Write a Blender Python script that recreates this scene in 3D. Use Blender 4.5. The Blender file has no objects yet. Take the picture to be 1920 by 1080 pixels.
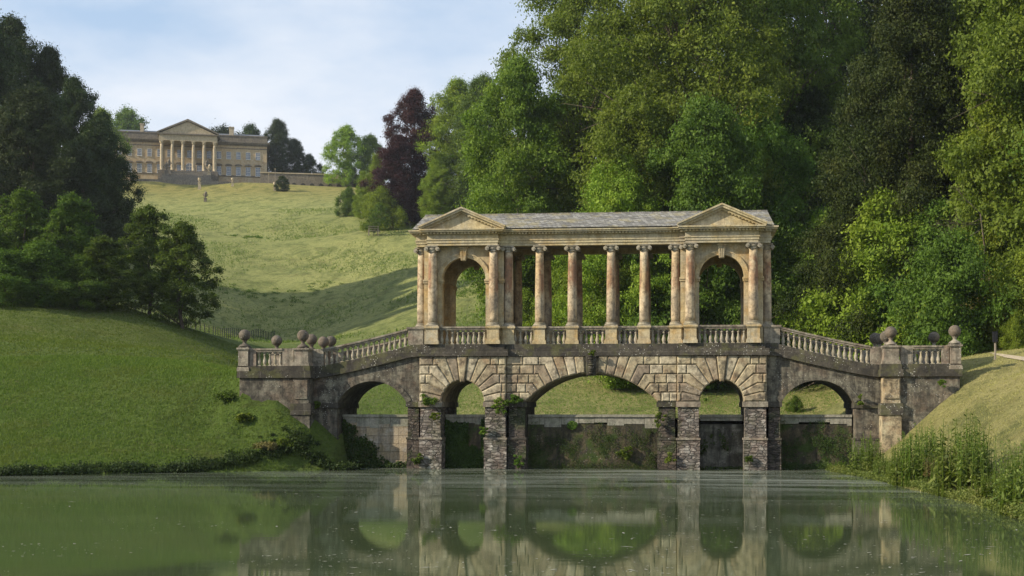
import bpy, math, random
import numpy as np
from mathutils import Vector, Matrix

scene = bpy.context.scene
R = math.radians
PI = math.pi
# ------------------------------------------------------------------ camera
F = 2516.0                       # focal length in pixels of a 1920 px wide picture
TH = R(5.5)                      # yaw to the left
CAM = np.array([4.725, -68.0, 3.0])
U0, V0 = 1041.0, 770.0           # principal point: the lens is shifted
cam_data = bpy.data.cameras.new('camera')
cam_data.sensor_width = 36.0
cam_data.lens = F / 1920 * 36
cam_data.shift_x = -(U0 - 960) / 1920
cam_data.shift_y = (V0 - 540) / 1920
cam_data.clip_start = 0.5
cam_data.clip_end = 6000
cam = bpy.data.objects.new('camera', cam_data)
scene.collection.objects.link(cam)
cam.location = CAM
cam.rotation_euler = (R(90), 0, TH)
scene.camera = cam
# ------------------------------------------------------------------ light
SUN_AZ = (-0.90, -0.436)
SUN_EL = R(27)
sd = Vector((SUN_AZ[0] * math.cos(SUN_EL), SUN_AZ[1] * math.cos(SUN_EL), math.sin(SUN_EL) * math.hypot(*SUN_AZ))).normalized()
sun_data = bpy.data.lights.new('sun', 'SUN')
sun_data.energy = 5.0
sun_data.angle = R(0.53)
sun_data.color = (1.0, 0.885, 0.70)
sun = bpy.data.objects.new('sun', sun_data)
scene.collection.objects.link(sun)
sun.rotation_euler = sd.to_track_quat('Z', 'Y').to_euler()
sun.location = (-60, -60, 80)
world = bpy.data.worlds.new('World')
scene.world = world
world.use_nodes = True
wt = world.node_tree
wn, wl = wt.nodes, wt.links
bg = wn['Background']
sky = wn.new('ShaderNodeTexSky')
sky.sky_type = 'NISHITA'
sky.sun_disc = False
sky.sun_elevation = math.asin(sd.z)
sky.sun_rotation = math.atan2(sd.x, sd.y)
sky.altitude = 100
sky.air_density = 1.0
sky.dust_density = 1.2
sky.ozone_density = 1.5
bg.inputs[1].default_value = 0.12
tc = wn.new('ShaderNodeTexCoord')
mp = wn.new('ShaderNodeMapping')
mp.inputs['Scale'].default_value = (1.0, 1.0, 2.6)
mp.inputs['Location'].default_value = (0.25, 0.1, 0.35)
nz = wn.new('ShaderNodeTexNoise')
nz.inputs['Scale'].default_value = 2.3
nz.inputs['Detail'].default_value = 7
nz.inputs['Roughness'].default_value = 0.55
rp = wn.new('ShaderNodeValToRGB')
rp.color_ramp.elements[0].position = 0.42
rp.color_ramp.elements[0].color = (0.05, 0.05, 0.05, 1)
rp.color_ramp.elements[1].position = 0.60
rp.color_ramp.elements[1].color = (0.85, 0.85, 0.85, 1)
mx = wn.new('ShaderNodeMix')
mx.data_type = 'RGBA'
wl.new(tc.outputs['Generated'], mp.inputs[0])
wl.new(mp.outputs[0], nz.inputs['Vector'])
wl.new(nz.outputs[0], rp.inputs[0])
sx = wn.new('ShaderNodeSeparateXYZ'); wl.new(tc.outputs['Generated'], sx.inputs[0])
mr = wn.new('ShaderNodeMapRange'); wl.new(sx.outputs[2], mr.inputs[0])
for i_, q_ in enumerate((0.12, 0.27, 0.45, 0.0)): mr.inputs[i_ + 1].default_value = q_
ad = wn.new('ShaderNodeMath'); ad.operation = 'ADD'; ad.use_clamp = True
wl.new(rp.outputs[0], ad.inputs[0]); wl.new(mr.outputs[0], ad.inputs[1])
wl.new(ad.outputs[0], mx.inputs[0])
mh = wn.new('ShaderNodeMix')
mh.data_type = 'RGBA'
mh.inputs[0].default_value = 0.62
wl.new(sky.outputs[0], mh.inputs[6])
mh.inputs[7].default_value = (3.5, 4.7, 6.3, 1)
wl.new(mh.outputs[2], mx.inputs[6])
mx.inputs[7].default_value = (5.7, 6.0, 6.5, 1)
wl.new(mx.outputs[2], bg.inputs[0])
scene.view_settings.view_transform = 'Standard'
scene.view_settings.look = 'None'
scene.view_settings.exposure = 0.40
scene.view_settings.gamma = 1.0
scene.cycles.max_bounces = 8
scene.cycles.diffuse_bounces = 3
scene.cycles.glossy_bounces = 3
scene.cycles.transmission_bounces = 4
scene.cycles.use_denoising = True
scene.cycles.caustics_reflective = False
scene.cycles.caustics_refractive = False
scene.cycles.sample_clamp_indirect = 6.0

# ------------------------------------------------------------------ picture <-> place
RV = np.array([math.cos(TH), math.sin(TH)])
FV = np.array([-math.sin(TH), math.cos(TH)])
def P(u, v, D):
    """point that the photograph shows at pixel (u, v), D metres deep"""
    p = CAM[:2] + D * (FV + (u - U0) / F * RV)
    return (p[0], p[1], CAM[2] + (V0 - v) / F * D)
def xy_depth(u, D):
    p = CAM[:2] + D * (FV + (u - U0) / F * RV)
    return p[0], p[1]

# ------------------------------------------------------------------ terrain heights
def shoreD(v): return 3.0 * F / (v - 770.0)
ctl = []
def c(u, v, D): ctl.append(P(u, v, D))
def cz(u, D, z):
    x, y = xy_depth(u, D); ctl.append((x, y, z))
for u, v in ((-500, 898), (-200, 896), (0, 893), (200, 889), (400, 885), (560, 882)):
    D = shoreD(v); cz(u, D, 0.0); cz(u, D - 1.2, -0.7); cz(u, D - 8, -1.5)
for u in (0, 300, 600, 900, 1200, 1400): cz(u, 40, -1.5); cz(u, 25, -1.5)
for u in (700, 900, 1100, 1300, 1480): cz(u, 66, -1.5); cz(u, 55, -1.5)
for u, v in ((1560, 885), (1640, 899), (1740, 924), (1830, 945), (1920, 976), (2050, 1012)):
    D = shoreD(v); cz(u, D, 0.0); cz(u - 40, D - 0.7, -0.8)
ctl += [(4.7, -68, 1.3), (0, -66, 1.2), (9, -66, 1.3), (4.7, -76, 1.5), (4.7, -58, -0.9), (-12, -58, -1.0), (-30, -66, 1.2), (22, -58, 0.8), (24, -45, 1.5), (30, -36, 3.2), (-60, -62, 5), (-60, -40, 5), (-45, -50, 1.5), (-48, -30, 2.0), (-60, -15, 6), (-36, -45, -1.0), (-34, -22, -0.8), (-90, -40, 14), (-90, 0, 18), (45, -60, 4), (60, -30, 8)]
# left bank, up to the bridge
for u, v, D in ((-500, 690, 78), (-200, 690, 77.5), (0, 690, 76.5), (150, 691, 76), (300, 696, 74.5), (400, 700, 72.5), (440, 700, 71),
                (0, 795, 69.5), (200, 790, 70), (400, 792, 69.6), (470, 786, 69.2), (470, 700, 69.6),
                (470, 690, 70.2), (520, 742, 69.4), (560, 788, 69.0), (580, 806, 68.8), (625, 858, 68.4), (645, 884, 68.2),
                (560, 840, 67.6), (500, 830, 67.6),
                # lawn behind it
                (-300, 640, 90), (0, 636, 90), (200, 645, 90), (340, 660, 90), (420, 668, 88), (-300, 575, 115), (0, 577, 112), (100, 580, 114), (200, 591, 116), (290, 604, 118),
                (340, 615, 122), (400, 628, 135), (450, 642, 155), (510, 652, 175), (560, 650, 190),
                (240, 578, 124), (180, 566, 124), (100, 555, 128), (0, 545, 130), (-300, 520, 150),
                # valley
                (450, 630, 200), (380, 590, 185), (320, 560, 180), (560, 600, 215), (430, 560, 215),
                (650, 640, 158), (700, 600, 185), (760, 560, 200), (880, 612, 150), (880, 560, 178), (900, 500, 215), (760, 500, 232), (600, 500, 250), (400, 500, 240), (250, 500, 215),
                (880, 440, 262), (780, 440, 270), (700, 440, 268), (600, 440, 290), (450, 440, 290), (300, 440, 275), (240, 440, 262),
                (700, 410, 300), (640, 400, 318), (480, 400, 320), (300, 400, 322), (240, 395, 330),
                (640, 376, 350), (500, 370, 356), (385, 378, 350), (260, 366, 362), (640, 362, 375), (540, 357, 382), (380, 352, 384), (240, 350, 385), (100, 350, 380),
                (240, 339, 396), (300, 340, 396), (430, 342, 396), (500, 343, 400), (620, 350, 404), (680, 352, 408),
                (-200, 400, 210), (60, 425, 200), (150, 430, 205), (-100, 300, 320), (-500, 300, 260), (-500, 420, 180),
                # right side
                (1600, 884, 68.2), (1665, 826, 68.4), (1720, 768, 68.0), (1765, 722, 67.8), (1800, 702, 67.6), (1830, 692, 67.4), (1900, 690, 66.5), (2000, 680, 64),
                (1700, 850, 64), (1760, 800, 63), (1830, 740, 62.5), (1740, 870, 57.5), (1800, 850, 56), (1860, 800, 55), (1920, 730, 56), (1920, 800, 50), (1920, 880, 43.5), (2050, 760, 50), (2050, 900, 36), (1920, 700, 61),
                (1840, 664, 80), (1900, 655, 82), (1760, 690, 76), (2050, 640, 80), (1650, 690, 88), (1800, 640, 96), (1950, 610, 100), (1650, 650, 105), (2200, 560, 90), (1850, 560, 120), (1600, 590, 130), (1750, 480, 160), (1500, 500, 180),
                (2100, 450, 150), (1350, 640, 128), (1250, 600, 140), (1100, 640, 132), (1000, 630, 140), (1000, 560, 175), (1150, 540, 170), (1350, 540, 165), (1000, 480, 220), (1200, 440, 230), (1500, 400, 250),
                (1000, 400, 290), (1300, 330, 330), (800, 395, 320), (900, 360, 350), (1700, 300, 300), (2300, 330, 250), (2400, 450, 130),
                # mown bank behind the bridge
                (560, 716, 118), (650, 716, 116), (760, 715, 115), (900, 714, 115), (1000, 713, 115), (1107, 712, 115), (1200, 712, 115), (1350, 714, 115), (1450, 715, 114), (1550, 716, 110), (1620, 714, 104),
                (1000, 690, 124), (1200, 690, 124), (880, 690, 124), (700, 690, 126), (1450, 690, 122), (880, 655, 136), (700, 668, 138), (600, 665, 140),
                (1640, 740, 94), (1600, 760, 92)):
    c(u, v, D)
for u in (620, 760, 900, 1100, 1300, 1450, 1560): cz(u, 96, 2.75); cz(u, 94, 2.2); cz(u, 84, 1.4); cz(u, 76, 1.4)
for u, z in ((560, 4.6), (520, 5.0)): cz(u, 80, z); cz(u, 92, z)
cz(1660, 80, 5.0)
for u, v, D in ((335, 354, 394), (360, 355, 394), (385, 354, 394), (410, 353, 394), (360, 346, 403), (400, 346, 403), (330, 346, 403), (360, 360, 385), (300, 354, 388), (430, 354, 388)): c(u, v, D)
ctl += [(x, y, 73.0) for x, y in ((-150, 340), (-110, 345), (-70, 350), (-40, 360), (-150, 400), (-70, 420), (0, 430), (-150, 520), (-20, 540), (100, 520), (-300, 500))]
ctl += [(100, 380, 70), (200, 250, 66), (250, 100, 60), (-250, 250, 70), (-300, 60, 45), (-300, -50, 30), (250, -50, 45), (-260, 400, 75), (250, 500, 78)]
CT = np.array(ctl)
_r = np.hypot(CT[:, None, 0] - CT[None, :, 0], CT[:, None, 1] - CT[None, :, 1])
n_ = len(CT)
A_ = np.zeros((n_ + 3, n_ + 3))
A_[:n_, :n_] = -_r - np.eye(n_) * 0.05
A_[:n_, n_] = 1; A_[:n_, n_ + 1:] = CT[:, :2]; A_[n_, :n_] = 1; A_[n_ + 1:, :n_] = CT[:, :2].T
W_ = np.linalg.solve(A_, np.concatenate([CT[:, 2], np.zeros(3)]))
def hgt(x, y):
    x = np.asarray(x, float); y = np.asarray(y, float)
    sh = np.broadcast(x, y).shape
    xf = np.broadcast_to(x, sh).ravel(); yf = np.broadcast_to(y, sh).ravel()
    out = np.empty(xf.size)
    for i in range(0, xf.size, 20000):
        a, b = xf[i:i + 20000], yf[i:i + 20000]
        out[i:i + 20000] = -np.hypot(a[:, None] - CT[None, :, 0], b[:, None] - CT[None, :, 1]) @ W_[:n_] + W_[n_] + W_[n_ + 1] * a + W_[n_ + 2] * b
    inb = np.abs(xf) < 13.0
    m1 = inb & (yf < 2.0) & (yf > -1.5); out[m1] = np.minimum(out[m1], -1.0)
    m2 = inb & (yf >= 2.0) & (yf < 5.5); out[m2] = np.minimum(np.maximum(out[m2], 1.6), 2.2)
    m3 = (np.abs(xf) > 13.0) & (np.abs(xf) < 14.3) & (yf > -0.2) & (yf < 5.5); out[m3] = np.minimum(out[m3], 3.5)
    m4 = (np.abs(xf) >= 14.3) & (np.abs(xf) < 18.2) & (yf > -0.2) & (yf < 5.2); out[m4] = np.minimum(out[m4], 5.15)
    return out.reshape(sh)
def hz(x, y): return float(hgt(x, y))

# ------------------------------------------------------------------ object helpers
COL = scene.collection
def tag(o, label=None, cat=None, group=None, kind=None):
    if label: o['label'] = label
    if cat: o['category'] = cat
    if group: o['group'] = group
    if kind: o['kind'] = kind
    return o
def empty(name, loc=(0, 0, 0), rz=0.0, label=None, cat=None, group=None):
    o = bpy.data.objects.new(name, None); COL.objects.link(o)
    o.empty_display_size = 0.3
    o.location = loc; o.rotation_euler = (0, 0, rz)
    return tag(o, label, cat, group)
def fast_mesh(name, V, faces_flat, sizes, tone=None, mat=None, smooth=False):
    me = bpy.data.meshes.new(name)
    V = np.asarray(V, np.float32)
    ff = np.asarray(faces_flat, np.int32); sz = np.asarray(sizes, np.int32)
    me.vertices.add(len(V)); me.vertices.foreach_set('co', V.ravel())
    me.loops.add(len(ff)); me.loops.foreach_set('vertex_index', ff)
    me.polygons.add(len(sz))
    st = np.zeros(len(sz), np.int32); st[1:] = np.cumsum(sz)[:-1]
    me.polygons.foreach_set('loop_start', st)
    me.polygons.foreach_set('loop_total', sz)
    if smooth: me.polygons.foreach_set('use_smooth', np.ones(len(sz), bool))
    me.update(calc_edges=True)
    me.validate()
    if tone is not None and len(me.polygons) == len(tone):
        at = me.attributes.new('tone', 'FLOAT', 'FACE')
        at.data.foreach_set('value', np.asarray(tone, np.float32))
    if mat: me.materials.append(mat)
    return me
def link(name, me, parent=None, loc=None, mat=None):
    o = bpy.data.objects.new(name, me); COL.objects.link(o)
    if parent is not None: o.parent = parent
    if loc is not None: o.location = loc
    if mat is not None:
        o.material_slots[0].link = 'OBJECT'; o.material_slots[0].material = mat
    return o
class MB:
    def __init__(s): s.v = []; s.f = []; s.sz = []; s.t = []; s.sm = []
    def add(s, vs, fs, tone=0.5, smooth=False):
        b = len(s.v); s.v += [tuple(v) for v in vs]
        for f in fs:
            s.f += [b + i for i in f]; s.sz.append(len(f)); s.t.append(tone); s.sm.append(smooth)
        return s
    def box(s, x0, x1, y0, y1, z0, z1, tone=0.5):
        vs = [(x0, y0, z0), (x1, y0, z0), (x1, y1, z0), (x0, y1, z0), (x0, y0, z1), (x1, y0, z1), (x1, y1, z1), (x0, y1, z1)]
        return s.add(vs, [(0, 3, 2, 1), (4, 5, 6, 7), (0, 1, 5, 4), (1, 2, 6, 5), (2, 3, 7, 6), (3, 0, 4, 7)], tone)
    def cbox(s, x, y, z, w, d, h, tone=0.5): return s.box(x - w / 2, x + w / 2, y - d / 2, y + d / 2, z, z + h, tone)
    def prism(s, poly, y0, y1, tone=0.5):
        """poly in (x, z), counter-clockwise seen from -y; extruded from y0 (front) to y1"""
        n = len(poly)
        a = sum(poly[i][0] * poly[(i + 1) % n][1] - poly[(i + 1) % n][0] * poly[i][1] for i in range(n))
        if a < 0: poly = poly[::-1]
        vs = [(x, y0, z) for x, z in poly] + [(x, y1, z) for x, z in poly]
        fs = [tuple(range(n)), tuple(range(2 * n - 1, n - 1, -1))]
        fs += [((i + 1) % n, i, n + i, n + (i + 1) % n) for i in range(n)]
        return s.add(vs, fs, tone)
    def prismx(s, poly, x0, x1, tone=0.5):
        """poly in (y, z), extruded along x"""
        n = len(poly)
        a = sum(poly[i][0] * poly[(i + 1) % n][1] - poly[(i + 1) % n][0] * poly[i][1] for i in range(n))
        if a < 0: poly = poly[::-1]
        vs = [(x0, y, z) for y, z in poly] + [(x1, y, z) for y, z in poly]
        fs = [tuple(range(n - 1, -1, -1)), tuple(range(n, 2 * n))]
        fs += [(i, (i + 1) % n, n + (i + 1) % n, n + i) for i in range(n)]
        return s.add(vs, fs, tone)
    def block(s, poly, y0, y1, ch, tone=0.5, gap=0.012):
        """rusticated block: polygon (x, z) with chamfered front at y0, back at y1"""
        n = len(poly)
        a = sum(poly[i][0] * poly[(i + 1) % n][1] - poly[(i + 1) % n][0] * poly[i][1] for i in range(n))
        if a < 0: poly = poly[::-1]
        def inset(pl, d):
            out = []
            for i in range(n):
                p0, p1, p2 = pl[i - 1], pl[i], pl[(i + 1) % n]
                e1 = (p1[0] - p0[0], p1[1] - p0[1]); e2 = (p2[0] - p1[0], p2[1] - p1[1])
                l1 = math.hypot(*e1) or 1; l2 = math.hypot(*e2) or 1
                n1 = (-e1[1] / l1, e1[0] / l1); n2 = (-e2[1] / l2, e2[0] / l2)
                bx, by = n1[0] + n2[0], n1[1] + n2[1]
                k = bx * n1[0] + by * n1[1]
                k = max(k, 0.5)
                out.append((p1[0] + bx * d / k, p1[1] + by * d / k))
            return out
        o = inset(poly, gap); i_ = inset(poly, gap + ch)
        vs = [(x, y0, z) for x, z in i_] + [(x, y0 + ch * 0.9, z) for x, z in o] + [(x, y1, z) for x, z in o]
        fs = [tuple(range(n))]
        for k in range(n):
            k2 = (k + 1) % n
            fs.append((k2, k, n + k, n + k2)); fs.append((n + k2, n + k, 2 * n + k, 2 * n + k2))
        return s.add(vs, fs, tone)
    def lathe(s, x, y, prof, seg=12, tone=0.5, z0=0.0, smooth=True, ang=0.0, caps=True):
        n = len(prof); vs = []
        for r, z in prof:
            for k in range(seg):
                a = 2 * PI * k / seg + ang
                vs.append((x + r * math.cos(a), y + r * math.sin(a), z0 + z))
        fs = []
        for i in range(n - 1):
            for k in range(seg):
                k2 = (k + 1) % seg
                fs.append((i * seg + k, i * seg + k2, (i + 1) * seg + k2, (i + 1) * seg + k))
        s.add(vs, fs, tone, smooth)
        if caps:
            b = len(s.v) - len(vs)
            for ring, rev in ((0, True), (n - 1, False)):
                idx = [b + ring * seg + k for k in range(seg)]
                if rev: idx = idx[::-1]
                s.f += idx; s.sz.append(seg); s.t.append(tone); s.sm.append(False)
        return s
    def tube(s, pts, rad, seg=6, tone=0.5):
        pts = [Vector(p) for p in pts]; n = len(pts); vs = []
        for i, p in enumerate(pts):
            d = (pts[min(i + 1, n - 1)] - pts[max(i - 1, 0)]).normalized()
            a = d.cross(Vector((0.13, 0.97, 0.21))).normalized(); b = d.cross(a)
            for k in range(seg):
                t = 2 * PI * k / seg
                vs.append(p + (a * math.cos(t) + b * math.sin(t)) * rad[i])
        fs = []
        for i in range(n - 1):
            for k in range(seg):
                k2 = (k + 1) % seg
                fs.append((i * seg + k, (i + 1) * seg + k, (i + 1) * seg + k2, i * seg + k2))
        fs.append(tuple(range(seg))); fs.append(tuple((n - 1) * seg + k for k in range(seg - 1, -1, -1)))
        return s.add(vs, fs, tone, True)
    def mesh(s, name, mat):
        me = fast_mesh(name, s.v, s.f, s.sz, s.t, mat)
        if len(me.polygons) == len(s.sm): me.polygons.foreach_set('use_smooth', np.array(s.sm, bool))
        return me
    def build(s, name, mat, parent=None, loc=None): return link(name, s.mesh(name, mat), parent, loc)
def copy_tree(o, parent=None):
    c_ = o.copy(); COL.objects.link(c_); c_.parent = parent
    for ch in list(o.children): copy_tree(ch, c_)
    return c_

# ------------------------------------------------------------------ materials
class NT:
    def __init__(s, name):
        s.m = bpy.data.materials.new(name); s.m.use_nodes = True
        s.t = s.m.node_tree; s.n = s.t.nodes; s.l = s.t.links; s.n.clear()
        s.out = s.n.new('ShaderNodeOutputMaterial')
    def N(s, t, **k):
        nd = s.n.new(t)
        for a, b in k.items(): setattr(nd, a, b)
        return nd
    def L(s, a, b): s.l.new(a, b)
    def put(s, inp, v):
        if isinstance(v, bpy.types.NodeSocket): s.l.new(v, inp)
        else: inp.default_value = v
    def pos(s): return s.N('ShaderNodeNewGeometry').outputs['Position']
    def objc(s): return s.N('ShaderNodeTexCoord').outputs['Object']
    def mapv(s, v, scale=(1, 1, 1), loc=(0, 0, 0), rot=(0, 0, 0)):
        m = s.N('ShaderNodeMapping'); s.L(v, m.inputs[0]); m.inputs['Scale'].default_value = scale; m.inputs['Location'].default_value = loc; m.inputs['Rotation'].default_value = rot
        return m.outputs[0]
    def noise(s, v, scale, detail=4, rough=0.55, dist=0.0):
        n = s.N('ShaderNodeTexNoise'); s.L(v, n.inputs['Vector'])
        n.inputs['Scale'].default_value = scale; n.inputs['Detail'].default_value = detail; n.inputs['Roughness'].default_value = rough; n.inputs['Distortion'].default_value = dist
        return n.outputs[0]
    def voro(s, v, scale, feature='F1', rnd=1.0):
        n = s.N('ShaderNodeTexVoronoi', feature=feature); s.L(v, n.inputs['Vector']); n.inputs['Scale'].default_value = scale; n.inputs['Randomness'].default_value = rnd
        return n
    def ramp(s, f, p0, p1, c0=(0, 0, 0, 1), c1=(1, 1, 1, 1), mid=None):
        r = s.N('ShaderNodeValToRGB'); s.L(f, r.inputs[0]); e = r.color_ramp.elements
        e[0].position = p0; e[1].position = p1; e[0].color = c0; e[1].color = c1
        if mid:
            x = e.new(mid[0]); x.color = mid[1]
        return r.outputs[0]
    def maprange(s, f, a, b, c0=0.0, c1=1.0):
        r = s.N('ShaderNodeMapRange'); s.L(f, r.inputs[0])
        for i, x in enumerate((a, b, c0, c1)): r.inputs[i + 1].default_value = x
        return r.outputs[0]
    def mix(s, f, a, b, mode='MIX'):
        m = s.N('ShaderNodeMix', data_type='RGBA', blend_type=mode)
        s.put(m.inputs[0], f)
        for i, x in ((6, a), (7, b)):
            if isinstance(x, tuple) and len(x) == 3: x = x + (1,)
            s.put(m.inputs[i], x)
        return m.outputs[2]
    def math(s, op, a, b=0.0, clamp=False):
        m = s.N('ShaderNodeMath', operation=op, use_clamp=clamp); s.put(m.inputs[0], a); s.put(m.inputs[1], b)
        return m.outputs[0]
    def attr(s, name): return s.N('ShaderNodeAttribute', attribute_name=name).outputs['Fac']
    def rand(s): return s.N('ShaderNodeObjectInfo').outputs['Random']
    def sep(s, v):
        x = s.N('ShaderNodeSeparateXYZ'); s.L(v, x.inputs[0]); return x.outputs
    def comb(s, x, y, z):
        c_ = s.N('ShaderNodeCombineXYZ')
        for i, q in enumerate((x, y, z)): s.put(c_.inputs[i], q)
        return c_.outputs[0]
    def bump(s, h, strength=0.5, dist=0.05, normal=None):
        b = s.N('ShaderNodeBump'); b.inputs['Strength'].default_value = strength; b.inputs['Distance'].default_value = dist
        s.L(h, b.inputs['Height'])
        if normal: s.L(normal, b.inputs['Normal'])
        return b.outputs[0]
    def finish(s, col, rough=0.85, normal=None, spec=0.3, metal=0.0):
        p = s.N('ShaderNodeBsdfPrincipled')
        if isinstance(col, tuple) and len(col) == 3: col = col + (1,)
        s.put(p.inputs['Base Color'], col); s.put(p.inputs['Roughness'], rough); p.inputs['Specular IOR Level'].default_value = spec
        p.inputs['Metallic'].default_value = metal
        if normal: s.L(normal, p.inputs['Normal'])
        s.L(p.outputs[0], s.out.inputs[0]); return s.m

def stone(name, c1, c2, c3, dirt=0.3, dirtcol=(0.035, 0.032, 0.028), joints=None, mortar=(0.2, 0.18, 0.15), lichen=0.15, moss=0.0, mosscol=(0.07, 0.10, 0.02), bump=0.35, tones=0.0, streak=0.3, red=0.0, jdark=0.6, rubble=False):
    t = NT(name); p = t.pos()
    x, y, z = t.sep(p)
    big = t.noise(p, 0.45, 3, 0.6)
    med = t.noise(p, 1.7, 5, 0.62)
    fine = t.noise(p, 11, 6, 0.65)
    col = t.mix(t.ramp(big, 0.36, 0.62), c1, c2)
    col = t.mix(t.ramp(med, 0.48, 0.66), col, c3)
    bn = None
    if tones:
        tn = t.attr('tone')
        col = t.mix(t.math('MULTIPLY', t.ramp(tn, 0.0, 0.35, (1, 1, 1, 1), (0, 0, 0, 1)), tones), col, (0.27, 0.215, 0.165))
        col = t.mix(t.math('MULTIPLY', t.ramp(tn, 0.72, 0.8), tones), col, (0.58, 0.51, 0.37))
    if joints:
        bt = t.N('ShaderNodeTexBrick'); bt.inputs['Scale'].default_value = 1.0
        wob = t.math('MULTIPLY', t.math('SUBTRACT', med, 0.5), 0.06)
        t.L(t.comb(t.math('ADD', t.math('ADD', x, y), wob), t.math('ADD', z, wob), 0.0), bt.inputs['Vector'])
        bt.inputs['Brick Width'].default_value = joints[0]; bt.inputs['Row Height'].default_value = joints[1]
        bt.inputs['Mortar Size'].default_value = joints[2]; bt.inputs['Mortar Smooth'].default_value = 0.3
        bt.inputs['Color1'].default_value = (0.25, 0.25, 0.25, 1); bt.inputs['Color2'].default_value = (1, 1, 1, 1); bt.inputs['Mortar'].default_value = (0.6, 0.6, 0.6, 1)
        bt.offset = 0.45; bt.squash = 0.8; bt.squash_frequency = 3
        col = t.mix(jdark, col, bt.outputs['Color'], 'MULTIPLY')
        col = t.mix(t.math('MULTIPLY', bt.outputs['Fac'], 0.8), col, mortar)
        bn = bt.outputs['Fac']
    if rubble:
        vv = t.mapv(t.comb(t.math('ADD', x, y), t.math('MULTIPLY', t.math('SUBTRACT', med, 0.5), 0.8), z), (2.6, 1.0, 7.0))
        ve = t.voro(vv, 1.0, 'DISTANCE_TO_EDGE', 0.75); vc = t.voro(vv, 1.0, 'F1', 0.75)
        bn = t.ramp(ve.outputs['Distance'], 0.02, 0.10, (1, 1, 1, 1), (0, 0, 0, 1))
        rv = t.sep(vc.outputs['Color'])[0]
        col = t.mix(0.75, col, t.ramp(rv, 0.1, 0.9, (0.35, 0.33, 0.32, 1), (1.3, 1.28, 1.22, 1)), 'MULTIPLY')
        col = t.mix(t.math('MULTIPLY', bn, 0.7), col, mortar)
    if red:
        rd = t.noise(p, 0.8, 4, 0.6, 0.4)
        col = t.mix(t.math('MULTIPLY', t.ramp(rd, 0.5, 0.62), red), col, (0.30, 0.12, 0.06))
    # vertical run-off streaks and black algae
    st = t.noise(t.mapv(p, (3.0, 3.0, 0.35)), 1.6, 5, 0.6)
    dk = t.math('MULTIPLY', t.ramp(st, 0.45, 0.68), streak)
    col = t.mix(dk, col, dirtcol)
    d2 = t.noise(p, 2.6, 8, 0.72, 0.3)
    col = t.mix(t.math('MULTIPLY', t.ramp(d2, 0.44, 0.62), dirt), col, dirtcol)
    if moss:
        mn = t.noise(p, 1.1, 6, 0.65, 0.5)
        col = t.mix(t.math('MULTIPLY', t.ramp(mn, 0.5, 0.63), moss), col, mosscol)
    if lichen:
        vr = t.voro(p, 9.0)
        nn = t.noise(p, 0.9, 3)
        spot = t.math('MULTIPLY', t.ramp(vr.outputs['Distance'], 0.10, 0.2, (1, 1, 1, 1), (0, 0, 0, 1)), t.ramp(nn, 0.5, 0.6))
        col = t.mix(t.math('MULTIPLY', spot, lichen * 3, True), col, (0.55, 0.54, 0.48))
    col = t.mix(0.55, col, t.ramp(fine, 0.28, 0.72, (0.4, 0.4, 0.4, 1), (1.3, 1.3, 1.3, 1)), 'MULTIPLY')
    h = t.math('ADD', t.math('MULTIPLY', fine, 0.5), t.math('MULTIPLY', d2, 0.8))
    if bn: h = t.math('SUBTRACT', h, t.math('MULTIPLY', bn, 0.9))
    return t.finish(col, 0.9, t.bump(h, bump, 0.06), 0.2)

M = {}
M['warm'] = stone('warm_limestone', (0.58, 0.46, 0.25), (0.52, 0.46, 0.33), (0.52, 0.36, 0.16), dirt=0.28, lichen=0.1, joints=(0.75, 0.42, 0.006), mortar=(0.3, 0.24, 0.17), jdark=0.12, red=0.08, streak=0.3, bump=0.22)
M['entab'] = stone('entablature_stone', (0.58, 0.49, 0.29), (0.50, 0.45, 0.33), (0.52, 0.41, 0.21), dirt=0.24, lichen=0.12, joints=(1.5, 2.0, 0.006), jdark=0.08, red=0.12, streak=0.3, bump=0.2)
M['rust'] = stone('rusticated_stone', (0.43, 0.35, 0.22), (0.52, 0.45, 0.30), (0.34, 0.25, 0.155), dirt=0.75, lichen=0.4, tones=0.85, red=0.12, streak=0.25, bump=0.4)
M['ashlar'] = stone('ramp_ashlar', (0.20, 0.185, 0.145), (0.29, 0.27, 0.205), (0.14, 0.12, 0.09), dirt=0.85, lichen=0.35, joints=(0.85, 0.42, 0.012), mortar=(0.16, 0.14, 0.12), jdark=0.45, red=0.14, streak=0.7, bump=0.4)
M['rubble'] = stone('pier_rubble', (0.32, 0.28, 0.25), (0.23, 0.20, 0.18), (0.44, 0.42, 0.39), dirt=0.45, lichen=0.6, rubble=True, mortar=(0.06, 0.055, 0.05), jdark=0.6, moss=0.25, red=0.12, streak=0.3, bump=1.0)
M['dark'] = stone('blackened_stone', (0.075, 0.068, 0.055), (0.13, 0.115, 0.09), (0.05, 0.045, 0.04), dirt=0.6, lichen=0.8, joints=(1.1, 3.0, 0.01), jdark=0.4, moss=0.3, mosscol=(0.16, 0.17, 0.04), streak=0.4, bump=0.4)
M['darkrubble'] = stone('dark_pier', (0.12, 0.10, 0.09), (0.15, 0.12, 0.10), (0.09, 0.07, 0.06), dirt=0.5, lichen=0.15, rubble=True, mortar=(0.03, 0.03, 0.025), moss=0.5, mosscol=(0.05, 0.08, 0.02), bump=0.8)
M['parapet'] = stone('parapet_stone', (0.35, 0.31, 0.24), (0.32, 0.29, 0.23), (0.28, 0.22, 0.17), dirt=0.6, lichen=0.4, red=0.12, streak=0.45, bump=0.3)
M['baluster'] = stone('baluster_stone', (0.42, 0.38, 0.30), (0.36, 0.32, 0.25), (0.40, 0.34, 0.22), dirt=0.35, lichen=0.2, bump=0.2, moss=0.12, mosscol=(0.2, 0.2, 0.06))
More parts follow.
